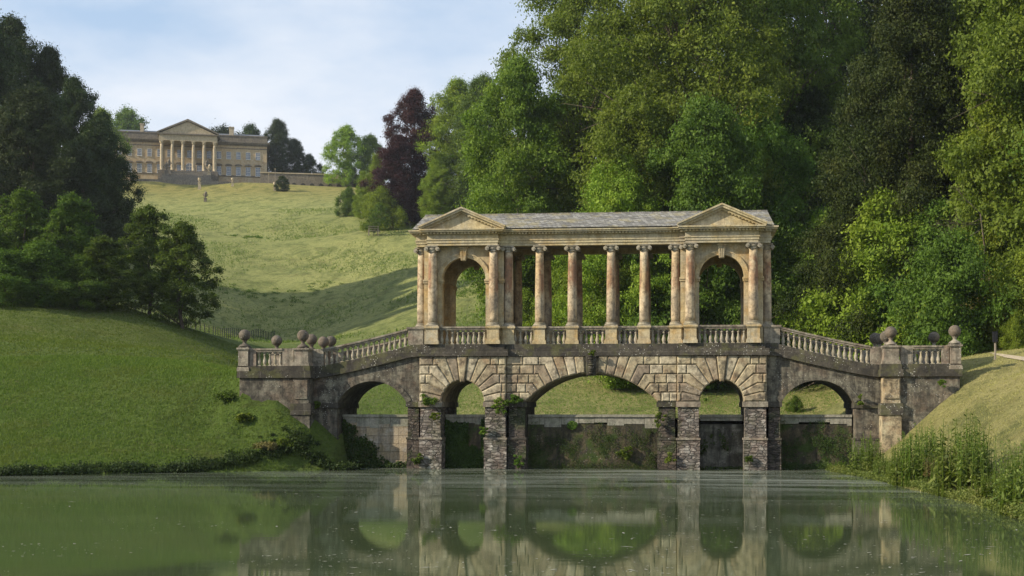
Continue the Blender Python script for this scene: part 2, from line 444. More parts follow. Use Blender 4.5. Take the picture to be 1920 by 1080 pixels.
M['ball'] = stone('ball_stone', (0.17, 0.14, 0.11), (0.15, 0.13, 0.10), (0.20, 0.16, 0.12), dirt=0.6, lichen=0.3, bump=0.4)
M['weir_cream'] = stone('cream_wall', (0.47, 0.36, 0.22), (0.42, 0.35, 0.26), (0.50, 0.45, 0.38), dirt=0.25, lichen=0.25, joints=(0.85, 0.42, 0.012), mortar=(0.22, 0.18, 0.12), jdark=0.3, streak=0.5, bump=0.9, moss=0.2)
M['weir_moss'] = stone('mossy_wall', (0.07, 0.062, 0.036), (0.16, 0.125, 0.075), (0.035, 0.036, 0.018), dirt=0.7, lichen=0.15, moss=0.9, mosscol=(0.045, 0.075, 0.014), streak=0.85, bump=1.0)
M['weir_grey'] = stone('grey_stained_wall', (0.19, 0.18, 0.145), (0.08, 0.075, 0.055), (0.26, 0.25, 0.21), dirt=0.75, lichen=0.1, moss=0.3, mosscol=(0.04, 0.055, 0.02), streak=0.95, bump=0.7)
M['cap'] = stone('wall_coping', (0.36, 0.34, 0.28), (0.30, 0.30, 0.24), (0.40, 0.37, 0.30), dirt=0.35, lichen=0.25, joints=(1.3, 3, 0.015), jdark=0.2, moss=0.25, bump=0.3)
M['palace'] = stone('bath_stone', (0.49, 0.37, 0.22), (0.52, 0.43, 0.29), (0.42, 0.29, 0.17), dirt=0.18, dirtcol=(0.12, 0.10, 0.08), lichen=0.0, streak=0.15, bump=0.1)
M['palace_pale'] = stone('pale_bath_stone', (0.56, 0.46, 0.31), (0.50, 0.42, 0.28), (0.44, 0.35, 0.22), dirt=0.3, dirtcol=(0.12, 0.10, 0.08), lichen=0.0, streak=0.35, bump=0.1)
M['palace_dark'] = stone('weathered_cornice', (0.20, 0.17, 0.13), (0.26, 0.22, 0.16), (0.15, 0.13, 0.11), dirt=0.4, dirtcol=(0.06, 0.055, 0.05), lichen=0.0, streak=0.4, bump=0.1)

def column_mat():
    t = NT('column_stone'); p = t.pos(); x, y, z = t.sep(p)
    n1 = t.noise(p, 0.9, 4, 0.6); n2 = t.noise(t.mapv(p, (1, 1, 0.5)), 2.2, 6, 0.65, 0.5); fine = t.noise(p, 14, 6, 0.65)
    col = t.mix(t.ramp(n1, 0.35, 0.65), (0.56, 0.47, 0.33), (0.48, 0.36, 0.21))
    zz = t.math('ADD', z, t.math('MULTIPLY', t.math('SUBTRACT', n1, 0.5), 1.5))
    up = t.math('MULTIPLY', t.ramp(t.maprange(zz, 8.8, 9.4), 0, 1), t.ramp(t.maprange(zz, 10.6, 11.0), 0, 1, (1, 1, 1, 1), (0, 0, 0, 1)))
    # a red-stained weather side
    face = t.ramp(t.noise(t.mapv(p, (2.2, 2.2, 0.12)), 1.0, 2, 0.5), 0.40, 0.52)
    colr = t.math('MULTIPLY', up, t.math('MULTIPLY', t.ramp(n2, 0.34, 0.48), face))
    col = t.mix(t.math('MULTIPLY', colr, 0.8), col, (0.21, 0.088, 0.045))
    low = t.math('MULTIPLY', t.ramp(t.maprange(zz, 8.7, 9.1), 0, 1, (1, 1, 1, 1), (0, 0, 0, 1)), t.ramp(n2, 0.38, 0.6))
    col = t.mix(t.math('MULTIPLY', low, 0.75), col, (0.17, 0.14, 0.11))
    d2 = t.noise(p, 5, 7, 0.7, 0.3)
    col = t.mix(t.math('MULTIPLY', t.ramp(d2, 0.48, 0.6), 0.6), col, (0.11, 0.085, 0.06))
    col = t.mix(0.35, col, t.ramp(fine, 0.25, 0.75, (0.5, 0.5, 0.5, 1), (1.25, 1.25, 1.25, 1)), 'MULTIPLY')
    return t.finish(col, 0.9, t.bump(t.math('ADD', fine, d2), 0.25, 0.05), 0.2)
M['column'] = column_mat()

def slate_mat():
    t = NT('stone_slates'); p = t.pos(); x, y, z = t.sep(p)
    bt = t.N('ShaderNodeTexBrick'); bt.inputs['Scale'].default_value = 1.0
    wb = t.math('MULTIPLY', t.math('SUBTRACT', t.noise(p, 3, 3), 0.5), 0.05)
    t.L(t.comb(t.math('ADD', x, y), t.math('ADD', z, wb), 0.0), bt.inputs['Vector'])
    bt.inputs['Brick Width'].default_value = 0.24; bt.inputs['Row Height'].default_value = 0.072; bt.inputs['Mortar Size'].default_value = 0.010; bt.inputs['Mortar Smooth'].default_value = 0.2
    bt.inputs['Color1'].default_value = (0.18, 0.175, 0.16, 1); bt.inputs['Color2'].default_value = (0.42, 0.41, 0.38, 1); bt.inputs['Mortar'].default_value = (0.07, 0.065, 0.06, 1)
    col = bt.outputs['Color']
    n = t.noise(p, 1.3, 6, 0.65)
    col = t.mix(t.math('MULTIPLY', t.ramp(n, 0.5, 0.62), 0.5), col, (0.34, 0.29, 0.13))
    n2 = t.noise(p, 6, 6, 0.7)
    col = t.mix(t.math('MULTIPLY', t.ramp(n2, 0.5, 0.62), 0.4), col, (0.10, 0.095, 0.09))
    return t.finish(col, 0.8, t.bump(t.math('SUBTRACT', n2, t.math('MULTIPLY', bt.outputs['Fac'], 1.0)), 0.7, 0.05), 0.3)
M['slate'] = slate_mat()

def flat(name, col, rough=0.8, var=0.25, scale=6.0, spec=0.3, metal=0.0, bump=0.1):
    t = NT(name); p = t.objc(); n = t.noise(p, scale, 5, 0.6)
    cc = t.mix(1.0, col, t.ramp(n, 0.3, 0.7, (1 - var,) * 3 + (1,), (1 + var,) * 3 + (1,)), 'MULTIPLY')
    return t.finish(cc, rough, t.bump(n, bump, 0.02), spec, metal)
M['roofgrey'] = flat('lead_roof', (0.10, 0.105, 0.115), 0.6)
M['glass'] = flat('window_glass', (0.10, 0.13, 0.18), 0.12, 0.3, 0.4, 0.8)
M['white'] = flat('white_paint', (0.62, 0.60, 0.56), 0.6)
M['shadowdark'] = flat('painted_niche_shade', (0.03, 0.028, 0.025), 0.9)
M['wood'] = flat('weathered_wood', (0.26, 0.22, 0.17), 0.8)
M['iron'] = flat('black_iron', (0.02, 0.02, 0.02), 0.6)
M['sign'] = flat('black_sign', (0.012, 0.012, 0.014), 0.5)

def bark(name, c1, c2):
    t = NT(name); p = t.objc(); n = t.noise(t.mapv(p, (3, 3, 0.7)), 2.0, 6, 0.65)
    g = t.noise(p, 0.8, 3)
    col = t.mix(t.ramp(n, 0.35, 0.65), c1, c2)
    col = t.mix(t.math('MULTIPLY', t.ramp(g, 0.5, 0.65), 0.5), col, (0.05, 0.07, 0.025))
    return t.finish(col, 0.95, t.bump(n, 0.8, 0.08), 0.1)
M['bark'] = bark('bark', (0.06, 0.045, 0.032), (0.16, 0.13, 0.10))
M['barkpale'] = bark('pale_bark', (0.13, 0.11, 0.09), (0.30, 0.27, 0.22))

def leafmat(name, c1, c2, c3, trans=0.35, rough=0.55):
    t = NT(name); p = t.objc()
    tn = t.attr('tone'); g = t.noise(p, 0.35, 3, 0.6); rn = t.rand()
    col = t.mix(t.ramp(tn, 0.15, 0.85), c1, c2)
    col = t.mix(t.math('MULTIPLY', t.ramp(g, 0.5, 0.66), 0.6), col, c3)
    hs = t.N('ShaderNodeHueSaturation'); t.L(col, hs.inputs['Color'])
    t.L(t.maprange(rn, 0, 1, 0.487, 0.513), hs.inputs['Hue']); t.L(t.maprange(rn, 0, 1, 0.85, 1.15), hs.inputs['Value'])
    pr = t.N('ShaderNodeBsdfPrincipled'); t.L(hs.outputs[0], pr.inputs['Base Color']); pr.inputs['Roughness'].default_value = rough; pr.inputs['Specular IOR Level'].default_value = 0.12
    tr = t.N('ShaderNodeBsdfTranslucent')
    t.L(t.mix(1.0, hs.outputs[0], (1.15, 1.25, 0.45), 'MULTIPLY'), tr.inputs['Color'])
    ms = t.N('ShaderNodeMixShader'); ms.inputs[0].default_value = trans
    t.L(pr.outputs[0], ms.inputs[1]); t.L(tr.outputs[0], ms.inputs[2]); t.L(ms.outputs[0], t.out.inputs[0])
    return t.m
L_ = {}
L_['mid'] = leafmat('leaf_mid_green', (0.045, 0.082, 0.013), (0.115, 0.185, 0.027), (0.15, 0.21, 0.032))
L_['light'] = leafmat('leaf_light_green', (0.105, 0.165, 0.018), (0.22, 0.30, 0.034), (0.27, 0.32, 0.045))
L_['ash'] = leafmat('leaf_ash_green', (0.070, 0.112, 0.015), (0.16, 0.225, 0.030), (0.21, 0.26, 0.04))
L_['deep'] = leafmat('leaf_deep_green', (0.018, 0.032, 0.009), (0.042, 0.065, 0.016), (0.05, 0.075, 0.018), 0.22)
L_['young'] = leafmat('leaf_young_tree', (0.042, 0.080, 0.012), (0.11, 0.17, 0.022), (0.13, 0.19, 0.028), 0.35)
L_['yew'] = leafmat('leaf_yew', (0.017, 0.028, 0.006), (0.045, 0.064, 0.012), (0.058, 0.066, 0.013), 0.15)
L_['copper'] = leafmat('leaf_copper', (0.028, 0.009, 0.012), (0.070, 0.026, 0.027), (0.09, 0.042, 0.03), 0.2)
L_['fern'] = leafmat('leaf_fern', (0.06, 0.11, 0.014), (0.15, 0.21, 0.03), (0.19, 0.22, 0.04))
L_['ivy'] = leafmat('leaf_ivy', (0.016, 0.034, 0.007), (0.045, 0.075, 0.013), (0.05, 0.08, 0.015), 0.15, 0.5)
L_['nettle'] = leafmat('leaf_nettle', (0.08, 0.12, 0.028), (0.19, 0.24, 0.06), (0.26, 0.27, 0.08), 0.35)
L_['dry'] = leafmat('leaf_dry', (0.12, 0.095, 0.045), (0.20, 0.17, 0.06), (0.13, 0.14, 0.05), 0.3)

def grass_mat():
    t = NT('grass_ground'); p = t.pos(); x, y, z = t.sep(p)
    big = t.noise(t.mapv(p, (1, 1, 1), rot=(0, 0, 0.4)), 0.045, 5, 0.6)
    med = t.noise(t.mapv(p, (1.0, 0.45, 1)), 0.35, 6, 0.65, 0.6)
    fine = t.noise(t.mapv(p, (1, 1, 1)), 3.2, 7, 0.7)
    vf = t.noise(p, 16, 4, 0.7)
    col = t.mix(t.ramp(big, 0.38, 0.62), (0.13, 0.185, 0.042), (0.205, 0.235, 0.075))
    # mown slopes by the lake dry out to straw green on the right-hand, sunny side
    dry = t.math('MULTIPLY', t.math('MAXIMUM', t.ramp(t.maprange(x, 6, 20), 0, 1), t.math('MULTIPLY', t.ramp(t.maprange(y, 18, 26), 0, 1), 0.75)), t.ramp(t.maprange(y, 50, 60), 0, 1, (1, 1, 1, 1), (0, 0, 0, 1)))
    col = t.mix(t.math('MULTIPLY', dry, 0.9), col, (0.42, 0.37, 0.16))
    left_shade = t.math('MULTIPLY', t.ramp(t.maprange(x, -16, -11), 0, 1, (1, 1, 1, 1), (0, 0, 0, 1)), t.ramp(t.maprange(y, 60, 90), 0, 1, (1, 1, 1, 1), (0, 0, 0, 1)))  # left bank and lawn: shade painted in as a darker, greener turf
    col = t.mix(t.math('MULTIPLY', left_shade, 0.75), col, (0.10, 0.155, 0.030))
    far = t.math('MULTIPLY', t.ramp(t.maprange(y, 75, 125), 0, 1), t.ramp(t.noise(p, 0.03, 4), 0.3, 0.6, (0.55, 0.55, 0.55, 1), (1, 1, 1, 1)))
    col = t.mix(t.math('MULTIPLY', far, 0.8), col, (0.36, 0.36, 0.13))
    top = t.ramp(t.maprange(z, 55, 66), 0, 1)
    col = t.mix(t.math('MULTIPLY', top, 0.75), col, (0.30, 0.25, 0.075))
    col = t.mix(t.math('MULTIPLY', t.ramp(med, 0.47, 0.63), 0.55), col, (0.055, 0.092, 0.022))
    col = t.mix(t.math('MULTIPLY', t.ramp(fine, 0.52, 0.68), 0.5), col, (0.045, 0.07, 0.018))
    col = t.mix(t.math('MULTIPLY', t.ramp(fine, 0.30, 0.42, (1, 1, 1, 1), (0, 0, 0, 1)), 0.45), col, (0.22, 0.22, 0.075))
    stk = t.noise(t.mapv(p, (1.1, 1.1, 3.0), rot=(0.5, 0.3, 0.6)), 1.1, 8, 0.72, 0.9)
    col = t.mix(t.math('MULTIPLY', t.ramp(stk, 0.50, 0.62), t.math('SUBTRACT', 0.5, t.math('MULTIPLY', dry, 0.3))), col, (0.06, 0.075, 0.022))
    brn = t.noise(p, 0.22, 6, 0.7, 0.8)
    col = t.mix(t.math('MULTIPLY', t.ramp(brn, 0.55, 0.70), 0.35), col, (0.17, 0.13, 0.05))
    fl = t.math('ADD', t.math('MULTIPLY', fine, 1.0), t.math('MULTIPLY', vf, 0.5))
    nb = t.bump(t.math('ADD', fl, t.math('MULTIPLY', stk, 1.5)), 1.0, 0.28)
    nb2 = t.bump(med, 0.5, 0.9, nb)
    return t.finish(col, 0.95, nb2, 0.1)
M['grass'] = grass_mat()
M['blade'] = leafmat('grass_blades', (0.09, 0.155, 0.028), (0.17, 0.24, 0.05), (0.15, 0.20, 0.04), 0.3, 0.7)
M['bladeshade'] = leafmat('shade_tinted_grass_blades', (0.075, 0.125, 0.020), (0.135, 0.19, 0.034), (0.12, 0.14, 0.03), 0.3, 0.7)  # blades tinted darker to carry the painted shade of the left turf
M['bladedry'] = leafmat('dry_grass_blades', (0.24, 0.24, 0.08), (0.42, 0.39, 0.17), (0.34, 0.32, 0.12), 0.3, 0.7)

def water_mat(name, film=True):
    t = NT(name); p = t.pos(); x, y, z = t.sep(p)
    rip = t.noise(t.mapv(p, (0.6, 1.6, 1)), 1.4, 3, 0.5)
    rip2 = t.noise(t.mapv(p, (1.0, 2.2, 1)), 7, 3, 0.55)
    h = t.math('ADD', t.math('MULTIPLY', rip, 0.4), t.math('MULTIPLY', rip2, 0.12))
    nb = t.bump(h, 0.10, 0.02)
    sc = t.noise(t.mapv(p, (0.10, 0.5, 1)), 0.9, 9, 0.72, 0.6)
    speck = t.voro(t.mapv(p, (1, 0.6, 1)), 5.5)
    dots = t.math('MULTIPLY', t.ramp(speck.outputs['Distance'], 0.04, 0.12, (1, 1, 1, 1), (0, 0, 0, 1)), t.ramp(sc, 0.40, 0.55))
    g = t.N('ShaderNodeBsdfGlossy'); g.inputs['Roughness'].default_value = 0.022; t.L(nb, g.inputs['Normal']); g.inputs['Color'].default_value = (0.86, 0.92, 0.88, 1)
    d = t.N('ShaderNodeBsdfDiffuse')
    t.L(t.mix(t.ramp(sc, 0.4, 0.7), (0.044, 0.062, 0.026), (0.064, 0.082, 0.037)), d.inputs['Color'])
    fr = t.N('ShaderNodeFresnel'); fr.inputs['IOR'].default_value = 1.33; t.L(nb, fr.inputs['Normal'])
    m1 = t.N('ShaderNodeMixShader'); t.L(fr.outputs[0], m1.inputs[0]); t.L(d.outputs[0], m1.inputs[1]); t.L(g.outputs[0], m1.inputs[2])
    if not film:
        t.L(m1.outputs[0], t.out.inputs[0]); return t.m
    f = t.N('ShaderNodeBsdfDiffuse'); t.L(t.mix(dots, (0.21, 0.225, 0.195), (0.5, 0.5, 0.42)), f.inputs['Color'])
    near = t.math('MULTIPLY', t.ramp(t.maprange(y, -27, -5), 0, 1), t.maprange(x, -14, 6, 0.35, 1.0))
    amt = t.math('ADD', t.math('MULTIPLY', t.ramp(sc, 0.42, 0.62), t.math('MULTIPLY', near, 0.75)), 0.01)
    amt = t.math('ADD', amt, t.math('MULTIPLY', dots, 0.3), True)
    m2 = t.N('ShaderNodeMixShader'); t.L(amt, m2.inputs[0]); t.L(m1.outputs[0], m2.inputs[1]); t.L(f.outputs[0], m2.inputs[2])
    t.L(m2.outputs[0], t.out.inputs[0]); return t.m
M['water'] = water_mat('lake_water')
M['water2'] = water_mat('upper_lake_water', False)

# ------------------------------------------------------------------ ground and water
def axis(lo, hi, knots):
    """knots: list of (pos, step)"""
    out = [lo]; x = lo
    ks = np.array(knots)
    while x < hi:
        x += float(np.interp(x, ks[:, 0], ks[:, 1])); out.append(x)
    return np.array(out)
gx = axis(-420, 420, [(-420, 18), (-120, 4), (-40, 1.2), (-22, 0.5), (24, 0.5), (45, 1.5), (120, 4), (420, 18)])
gy = axis(-110, 900, [(-110, 6), (-45, 1.0), (-12, 0.4), (8, 0.4), (30, 1.0), (60, 1.3), (140, 2.5), (330, 3.5), (380, 3), (520, 12), (900, 40)])
GX, GY = np.meshgrid(gx, gy)
GZ = hgt(GX, GY)
rs = np.random.RandomState(5)
nx, ny = len(gx), len(gy)
idx = np.arange(nx * ny).reshape(ny, nx)
quads = np.stack([idx[:-1, :-1], idx[:-1, 1:], idx[1:, 1:], idx[1:, :-1]], -1).reshape(-1, 4)
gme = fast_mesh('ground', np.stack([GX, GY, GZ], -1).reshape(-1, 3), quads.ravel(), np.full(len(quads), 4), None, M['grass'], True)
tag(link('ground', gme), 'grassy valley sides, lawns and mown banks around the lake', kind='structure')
wb = MB(); wb.add([(-140, -62, 0), (60, -62, 0), (60, 1.4, 0), (-140, 1.4, 0)], [(0, 1, 2, 3)])
tag(wb.build('lake_water', M['water']), 'green lake water in front of the bridge', kind='structure')
wb = MB(); wb.add([(-24, 1.75, 2.62), (24, 1.75, 2.62), (24, 40, 2.62), (-24, 40, 2.62)], [(0, 1, 2, 3)])
tag(wb.build('upper_lake_water', M['water2']), 'upper lake behind the weir walls', kind='structure')
# ================================================================== the bridge
rnd = random.Random(11)
bridge = empty('covered_bridge', (0, 0, 0), 0, 'roofed classical stone bridge with open colonnade and two pedimented pavilions over the lake', 'bridge')
DEP = 5.1                  # front to back of the bridge
PX = 6.6                   # centre of each end pavilion
ZI0, ZI1 = 3.19, 3.46      # impost band
ZS0, ZS1 = 5.79, 6.14      # string course
ZP = 6.41                  # top of the plinth
ZR = 7.32                  # top of the parapet
ZC0, ZC1 = 11.47, 12.30    # entablature
ZA = 13.38                 # ridge
def ramp_s(x):
    """how far the sloping side walls fall below the level middle"""
    t = min(max((abs(x) - 9.25) / 4.9, 0), 1)
    return -1.10 * (t ** 1.0 * 0.78 + 0.22 * math.sin(t * PI / 2))
def arc(cx, hw, zs, rise, n=24):
    """points from right spring over the crown to the left spring"""
    if abs(rise - hw) < 1e-6: rad = hw; cz_ = zs; a0 = 0
    else:
        rad = (hw * hw + rise * rise) / (2 * rise); cz_ = zs + rise - rad; a0 = math.asin((zs - cz_) / rad)
    return [(cx + rad * math.cos(a0 + (PI - 2 * a0) * k / n), cz_ + rad * math.sin(a0 + (PI - 2 * a0) * k / n)) for k in range(n + 1)], rad, cz_
# --- core of each arch bay, cut right through from front to back
def bay(x0, x1, cx, hw, rise, y0, ztop, zs=ZI1):
    pts, rad, czz = arc(cx, hw, zs, rise)
    m = MB()
    if callable(ztop):
        nseg = 14
        top = [(x1 + (x0 - x1) * k / nseg, ztop(x1 + (x0 - x1) * k / nseg)) for k in range(nseg + 1)]
    else: top = [(x1, ztop), (x0, ztop)]
    m.prism([(x1, zs)] + top + [(x0, zs)] + pts[::-1], y0, DEP - y0)
    return m
bay(-4.36, 4.36, 0, 3.36, 1.46, 0.25, ZS0).build('main_arch', M['rust'], bridge)
for s in (-1, 1):
    bay(s * PX - 2.24, s * PX + 2.24, s * PX, 1.1, 1.1, 0.07, ZS0).build('pavilion_arch', M['rust'], bridge)
    a, b_ = sorted((s * 8.84, s * 14.49))
    o = bay(a, b_, s * 11.4, 1.82, 1.12, 0.35, lambda x: ZS0 + ramp_s(x), 3.4).build('ramp_arch', M['ashlar'], bridge)
    # voussoir ring round the ramp arch, slightly proud
    pts, rad, czz = arc(s * 11.4, 1.82, 3.4, 1.12, 17)
    m = MB()
    for k in range(17):
        p0, p1 = pts[k], pts[k + 1]
        def out_(p, d): 
            v = (p[0] - s * 11.4, p[1] - czz); l = math.hypot(*v); return (p[0] + v[0] / l * d, p[1] + v[1] / l * d)
        m.block([p0, out_(p0, 0.30), out_(p1, 0.30), p1], 0.31, 0.6, 0.008, rnd.random() * 0.7, 0.004)
    m.build('arch_ring', M['ashlar'], bridge)
# --- rusticated facings
def rustication(cx, x0, x1, hw, zs, rise, ztop, y0, nv, ncourse, name, key=False):
    pts, rad, czz = arc(cx, hw, zs, rise)
    m = MB()
    a0 = math.asin((zs - czz) / rad) if rise != hw else 0.0
    hc = (ztop - zs) / ncourse
    for side in (1, -1):
        xe = (x1 - cx) if side > 0 else (cx - x0)
        # angles of joints from spring (a0) to crown
        kk = 0.12 if rad < 2 else 0.30 / rad
        nj = nv
        angs = [a0 + (PI / 2 - kk - a0) * (j / nj) for j in range(nj + 1)]
        def clip(a, z):   # ray from centre at angle a meets height z
            return (z - czz) / math.tan(a) if a > 1e-4 else 9.0
        prev_course = 0
        for j in range(nj):
            a, b = angs[j], angs[j + 1]
            zl = zs + hc * min(j, ncourse); zu = zs + hc * min(j + 1, ncourse)
            inner = [(rad * math.cos(a + (b - a) * q / 4), czz + rad * math.sin(a + (b - a) * q / 4)) for q in range(5)]
            def tr(pl): return [(cx + side * q[0], q[1]) for q in pl]
            if j >= ncourse:
                pl = [(clip(a, ztop), ztop), (clip(b, ztop), ztop)] + inner[::-1]
                m.block(tr(pl), y0 - 0.11, y0 + 0.02, 0.052, rnd.random())
                continue
            # lower ray reaches zl, upper ray reaches zu
            Pa = (min(clip(a, zl), xe), zl) if j > 0 else (rad * math.cos(a), zs)
            Pb = (min(clip(b, zu), xe), zu)
            if Pa[1] < inner[0][1]: Pa = None
            xv = max(Pb[0], Pa[0] if Pa else inner[0][0]) + 0.10 + rnd.random() * 0.22
            xv = min(xv, xe)
            pl = []
            if Pa and Pa[0] > inner[0][0] + 0.02: pl.append(Pa)
            elif Pa is None: pass
            zlow = zl
            if Pa is None: pl += [(inner[0][0] + 0.0, inner[0][1])]; zlow = inner[0][1]
            pl.append((xv, zlow)); pl.append((xv, zu))
            if xv > Pb[0] + 0.01: pl.append(Pb)
            pl += inner[::-1]
            # drop duplicates
            q_ = []
            for w in pl:
                if not q_ or math.hypot(w[0] - q_[-1][0], w[1] - q_[-1][1]) > 0.015: q_.append(w)
            if math.hypot(q_[0][0] - q_[-1][0], q_[0][1] - q_[-1][1]) < 0.015: q_.pop()
            m.block(tr(q_), y0 - 0.11, y0 + 0.02, 0.052, rnd.random())
            xx = xv
            if xe - xv > 0.12:
                rest = xe - xv
                n_b = 1 if rest < 0.75 else (2 if rest < 1.7 else 3)
                cuts = [xv + rest * (q + (0.18 * (rnd.random() - 0.5) if 0 < q < n_b else 0)) / n_b for q in range(n_b + 1)]
                for q in range(n_b):
                    m.block(tr([(cuts[q], zlow if False else zl), (cuts[q + 1], zl), (cuts[q + 1], zu), (cuts[q], zu)]), y0 - 0.11, y0 + 0.02, 0.052, rnd.random())
    kk = 0.12 if rad < 2 else 0.30 / rad
    if not key:
        a, b = PI / 2 - kk, PI / 2 + kk
        pl = [(cx + (ztop - czz) / math.tan(a), ztop), (cx + (ztop - czz) / math.tan(b), ztop)]
        inn = [(cx + (rad - 0.10) * math.cos(b + (a - b) * q / 2), czz + (rad - 0.10) * math.sin(b + (a - b) * q / 2)) for q in range(3)]
        m.block(pl + inn, y0 - 0.18, y0 + 0.02, 0.05, 0.55)
    m.build(name, M['rust'], bridge)
rustication(0, -4.36, 4.36, 3.36, ZI1, 1.46, ZS0, 0.25, 8, 5, 'rusticated_facing', True)
for s in (-1, 1): rustication(s * PX, s * PX - 2.24, s * PX + 2.24, 1.1, ZI1, 1.1, ZS0, 0.07, 6, 5, 'rusticated_facing')
# keystone of the main arch with a carved head
m = MB(); pl = [(-0.27, ZS0), (0.27, ZS0), (0.22, 4.78), (-0.22, 4.78)]
m.block(pl, 0.0, 0.3, 0.05, 0.3, 0.0)
for k in range(9):
    z = 5.7 - k * 0.105
    m.lathe(0, 0.0, [(0.0, 0), (0.12 + 0.05 * math.sin(k * 1.9), 0.03), (0.14 + 0.04 * math.sin(k * 1.3 + 1), 0.08), (0.0, 0.12)], 10, 0.2, z)
m.lathe(0, -0.03, [(0.0, -0.15), (0.10, -0.11), (0.15, 0.0), (0.13, 0.1), (0.0, 0.16)], 12, 0.2, 5.15)
m.build('keystone', M['dark'], bridge)
# soffit dark underside ribs at back keystones of the small arches
for s in (-1, 1):
    m = MB(); m.block([(s * PX - 0.17, 4.9), (s * PX + 0.17, 4.9), (s * PX + 0.14, 4.42), (s * PX - 0.14, 4.42)], DEP - 0.35, DEP - 0.05, 0.03, 0.3); m.build('keystone', M['rust'], bridge)
# --- piers
def pier(x0, x1, y0, mat, band, zi=ZI1):
    o = None
    m = MB(); m.box(x0 + 0.05, x1 - 0.05, y0 + 0.05, DEP - y0 - 0.05, 1.62, zi - 0.27)
    m.box(x0, x1, y0, DEP - y0, -1.4, 1.52)
    o = m.build('pier', mat, bridge)
    m = MB(); m.box(x0 - 0.04, x1 + 0.04, y0 - 0.05, DEP - y0 + 0.05, zi - 0.27, zi)
    m.build('impost_band', band, o); m = MB(); m.box(x0 - 0.03, x1 + 0.03, y0 - 0.04, DEP - y0 + 0.04, 1.52, 1.62)
    m.build('offset_course', band, o)
for s in (-1, 1):
    for (a, b_, y0, mt) in ((PX - 2.26, PX - 1.10, 0.05, 'rubble'), (PX + 1.10, PX + 2.26, 0.05, 'rubble'), (3.36, PX - 2.30, 0.27, 'darkrubble'), (PX + 2.30, 9.58, 0.37, 'darkrubble'), (13.22, 14.48, 0.37, 'ashlar')):
        x0, x1 = sorted((s * a, s * b_)); pier(x0, x1, y0, M[mt], M['dark'] if mt != 'rubble' else M['parapet'], ZI1 if a < 13 else 3.4)
# --- string course and plinth above the arches
def strip(x0, x1, za, zb, y0, y1, sl=True, n=12):
    m = MB()
    if not sl: m.box(x0, x1, y0, y1, za, zb); return m
    xs = [x0 + (x1 - x0) * k / n for k in range(n + 1)]
    m.prism([(x, za + ramp_s(x)) for x in xs] + [(x, zb + ramp_s(x)) for x in xs[::-1]], y0, y1); return m
deck = MB()
deck.box(-4.36, 4.36, 0.1, DEP - 0.1, ZS0, ZS1 - 0.002); deck.build('string_course', M['dark'], bridge)
for s in (-1, 1):
    m = MB(); m.box(s * PX - 2.36, s * PX + 2.36, -0.16, DEP + 0.16, ZS0, ZS1); m.build('string_course', M['dark'], bridge)
    a, b_ = sorted((s * 8.97, s * 14.4)); strip(a, b_, ZS0, ZS1, 0.17, DEP - 0.17).build('string_course', M['dark'], bridge)
    a, b_ = sorted((s * 8.80, s * 14.4))
    m = strip(a, b_, ZS1, ZP, 0.36, 0.86)
    n2 = strip(a, b_, ZS1, ZP, DEP - 0.86, DEP - 0.36); 
    m.build('plinth', M['dark'], bridge); n2.build('plinth', M['dark'], bridge)
    m = MB(); m.box(s * PX - 2.16, s * PX + 2.16, -0.02, 0.62, ZS1, ZP - 0.003); m.build('plinth', M['dark'], bridge); m = MB(); m.box(s * PX - 2.16, s * PX + 2.16, DEP - 0.62, DEP + 0.02, ZS1, ZP - 0.003); m.build('plinth', M['dark'], bridge)
m = MB(); m.box(-4.42, 4.42, 0.26, 1.0, ZS1, ZP - 0.003); m.build('plinth', M['dark'], bridge); m = MB(); m.box(-4.42, 4.42, DEP - 1.0, DEP - 0.26, ZS1, ZP - 0.003); m.build('plinth', M['dark'], bridge)
m = MB(); m.box(-8.8, 8.8, 0.9, DEP - 0.9, ZS1, ZP - 0.05)
m.build('deck', M['ashlar'], bridge)
for s in (-1, 1):
    a, b_ = sorted((s * 8.8, s * 14.4)); strip(a, b_, ZS1, ZP - 0.05, 0.88, DEP - 0.88).build('deck', M['ashlar'], bridge)
